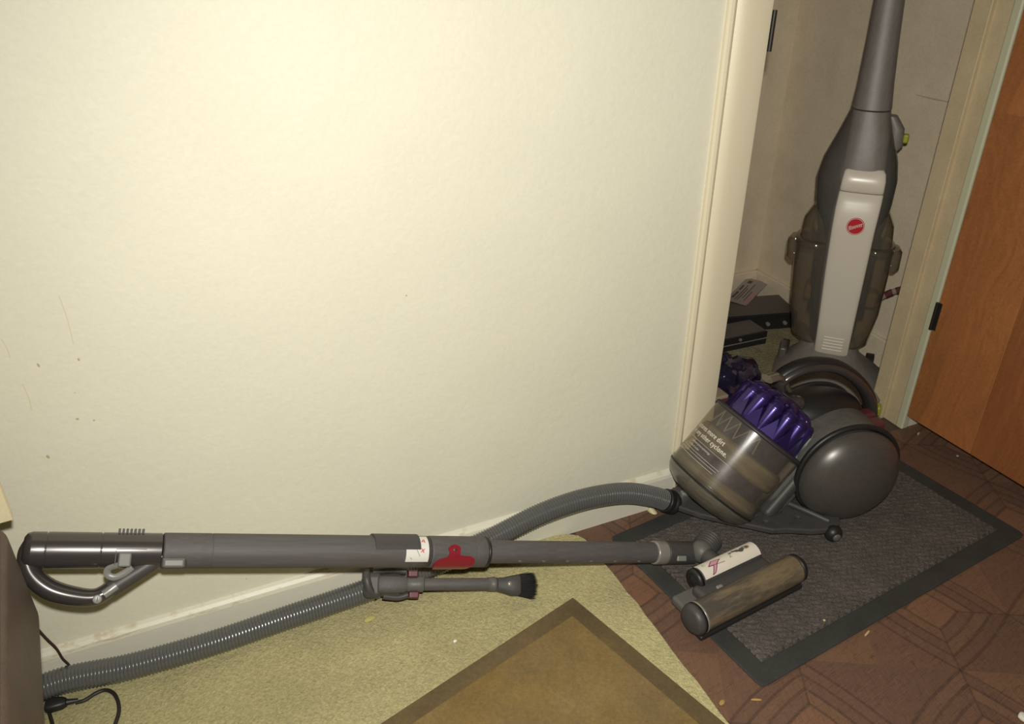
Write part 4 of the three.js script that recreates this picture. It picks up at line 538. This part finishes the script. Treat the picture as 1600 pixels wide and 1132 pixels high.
// ---------------------------------------------------------------- brown chair at left with a cream box on it, plug and cords
{ const k0 = on(66, 962, 'z', 0.165), k1 = on(76, 1132, 'y', k0.y), topY = on(0, 809, 'z', 0.165).y;
  const Z = k1.clone().sub(k0).setY(0).normalize(), t = thing('leather_chair', 'brown leather chair seat beside the wand handle', 'chair', [k0.x, 0, k0.z]); t.rotation.y = Math.atan2(Z.x, Z.z);
  const leather = std({ map: speckled(0x5c4c42, 0.08, 0.10, 701, 512, 0.3), roughness: 0.5, bumpMap: grit, bumpScale: 0.0005 });
  mesh('seat', planarUV(rbox(0.52, topY - k0.y, 0.55, 0.022, -0.26, (topY + k0.y) / 2, 0.275, 5)), leather, t);
  for (const [x, z] of [[-0.10, 0.14], [-0.10, 0.47], [-0.44, 0.14], [-0.44, 0.47]]) mesh('leg', cyl(0.012, 0.017, V3(x, CH, z), V3(x, k0.y + 0.01, z), 16), M.black, t);
  const q = on(20, 803, 'z', 0.165), b = thing('cardboard_folder', 'cream cardboard folder standing on the brown chair', 'folder', [q.x, topY + 0.0005, 0.165]); b.rotation.y = t.rotation.y;
  mesh('cover', planarUV(rbox(0.30, 0.26, 0.003, 0.001, -0.15, 0.13, 0.012)), std({ map: speckled(0xd6c8a4, 0.03, 0.04, 711), roughness: 0.8 }), b); mesh('cover', planarUV(rbox(0.30, 0.26, 0.003, 0.001, -0.15, 0.13, 0.003)), std({ color: 0xc9ba94, roughness: 0.8 }), b); mesh('pages', rbox(0.29, 0.25, 0.006, 0.001, -0.148, 0.13, 0.0075), std({ color: 0xd8d0bb, roughness: 0.9 }), b); }
{ const wm = std({ color: 0x2b2523, roughness: 0.5 });
  const c1 = mesh('thin_wire', tube([on(40, 962, 'z', 0.018), on(72, 998, 'z', 0.018), on(88, 1014, 'z', 0.017), on(98, 1030, 'z', 0.017), on(109, 1042, 'z', 0.017), V3(-0.312, CH + 0.002, 0.017)], 0.0022, 60, 8), std({ color: 0x3d2620, roughness: 0.5 })); tag(c1, 'thin dark wire dropping behind the hose at the baseboard', 'wire');
  const t = thing('power_cord', 'black power cord with plug looping out from under the hose onto the carpet', 'power cord'); const y = CH + 0.0035;
  const e0 = on(100, 1099, 'y', y + 0.008);
  mesh('cord', tube([[118, 1099], [132, 1095], [150, 1084], [164, 1079], [176, 1083], [183, 1093], [186, 1110], [180, 1132], [160, 1170], [100, 1200]].map(([a, b]) => on(a, b, 'y', y)), 0.0032, 90, 10), wm, t);
  const pa = on(72, 1104, 'y', y + 0.006), pb = on(104, 1098, 'y', y + 0.004), pc = on(122, 1095, 'y', y + 0.001), X = pb.clone().sub(pa).normalize();
  mesh('plug', loft([[pa, 0.011, 0.008], [pa.clone().lerp(pb, 0.3), 0.0125, 0.0092], [pa.clone().lerp(pb, 0.8), 0.010, 0.0085], [pb, 0.0065, 0.006]].map(([c, w, h]) => ({ c: c.clone(), u: V3(-X.z * w, 0, X.x * w), v: V3(0, h, 0), e: 3 }))), M.black, t);
  mesh('strain_relief', cyl(0.0055, 0.0034, pb, pc, 12), M.black, t);
  mesh('cord', tube([[76, 1112], [79, 1122], [82, 1134], [78, 1160]].map(([a, b]) => on(a, b, 'y', y)), 0.003, 20, 8), wm, t); }
{ const q = on(1017, 798, 'z', 0.014), m = mesh('door_bumper', lathe([[0, 0], [0.006, 0], [0.0075, 0.003], [0.0085, 0.016], [0.0080, 0.022], [0.005, 0.025], [0, 0.026]], V3(0, 0, 0), V3(0.25, -0.55, 0.8), 20), std({ color: 0xcfc39a, roughness: 0.5 })); m.position.set(q.x - 0.004, q.y + 0.008, 0.012); tag(m, 'small cream rubber bumper on the baseboard under the hose arch', 'bumper'); }
ready(scene);
renderer.render(scene, camera);
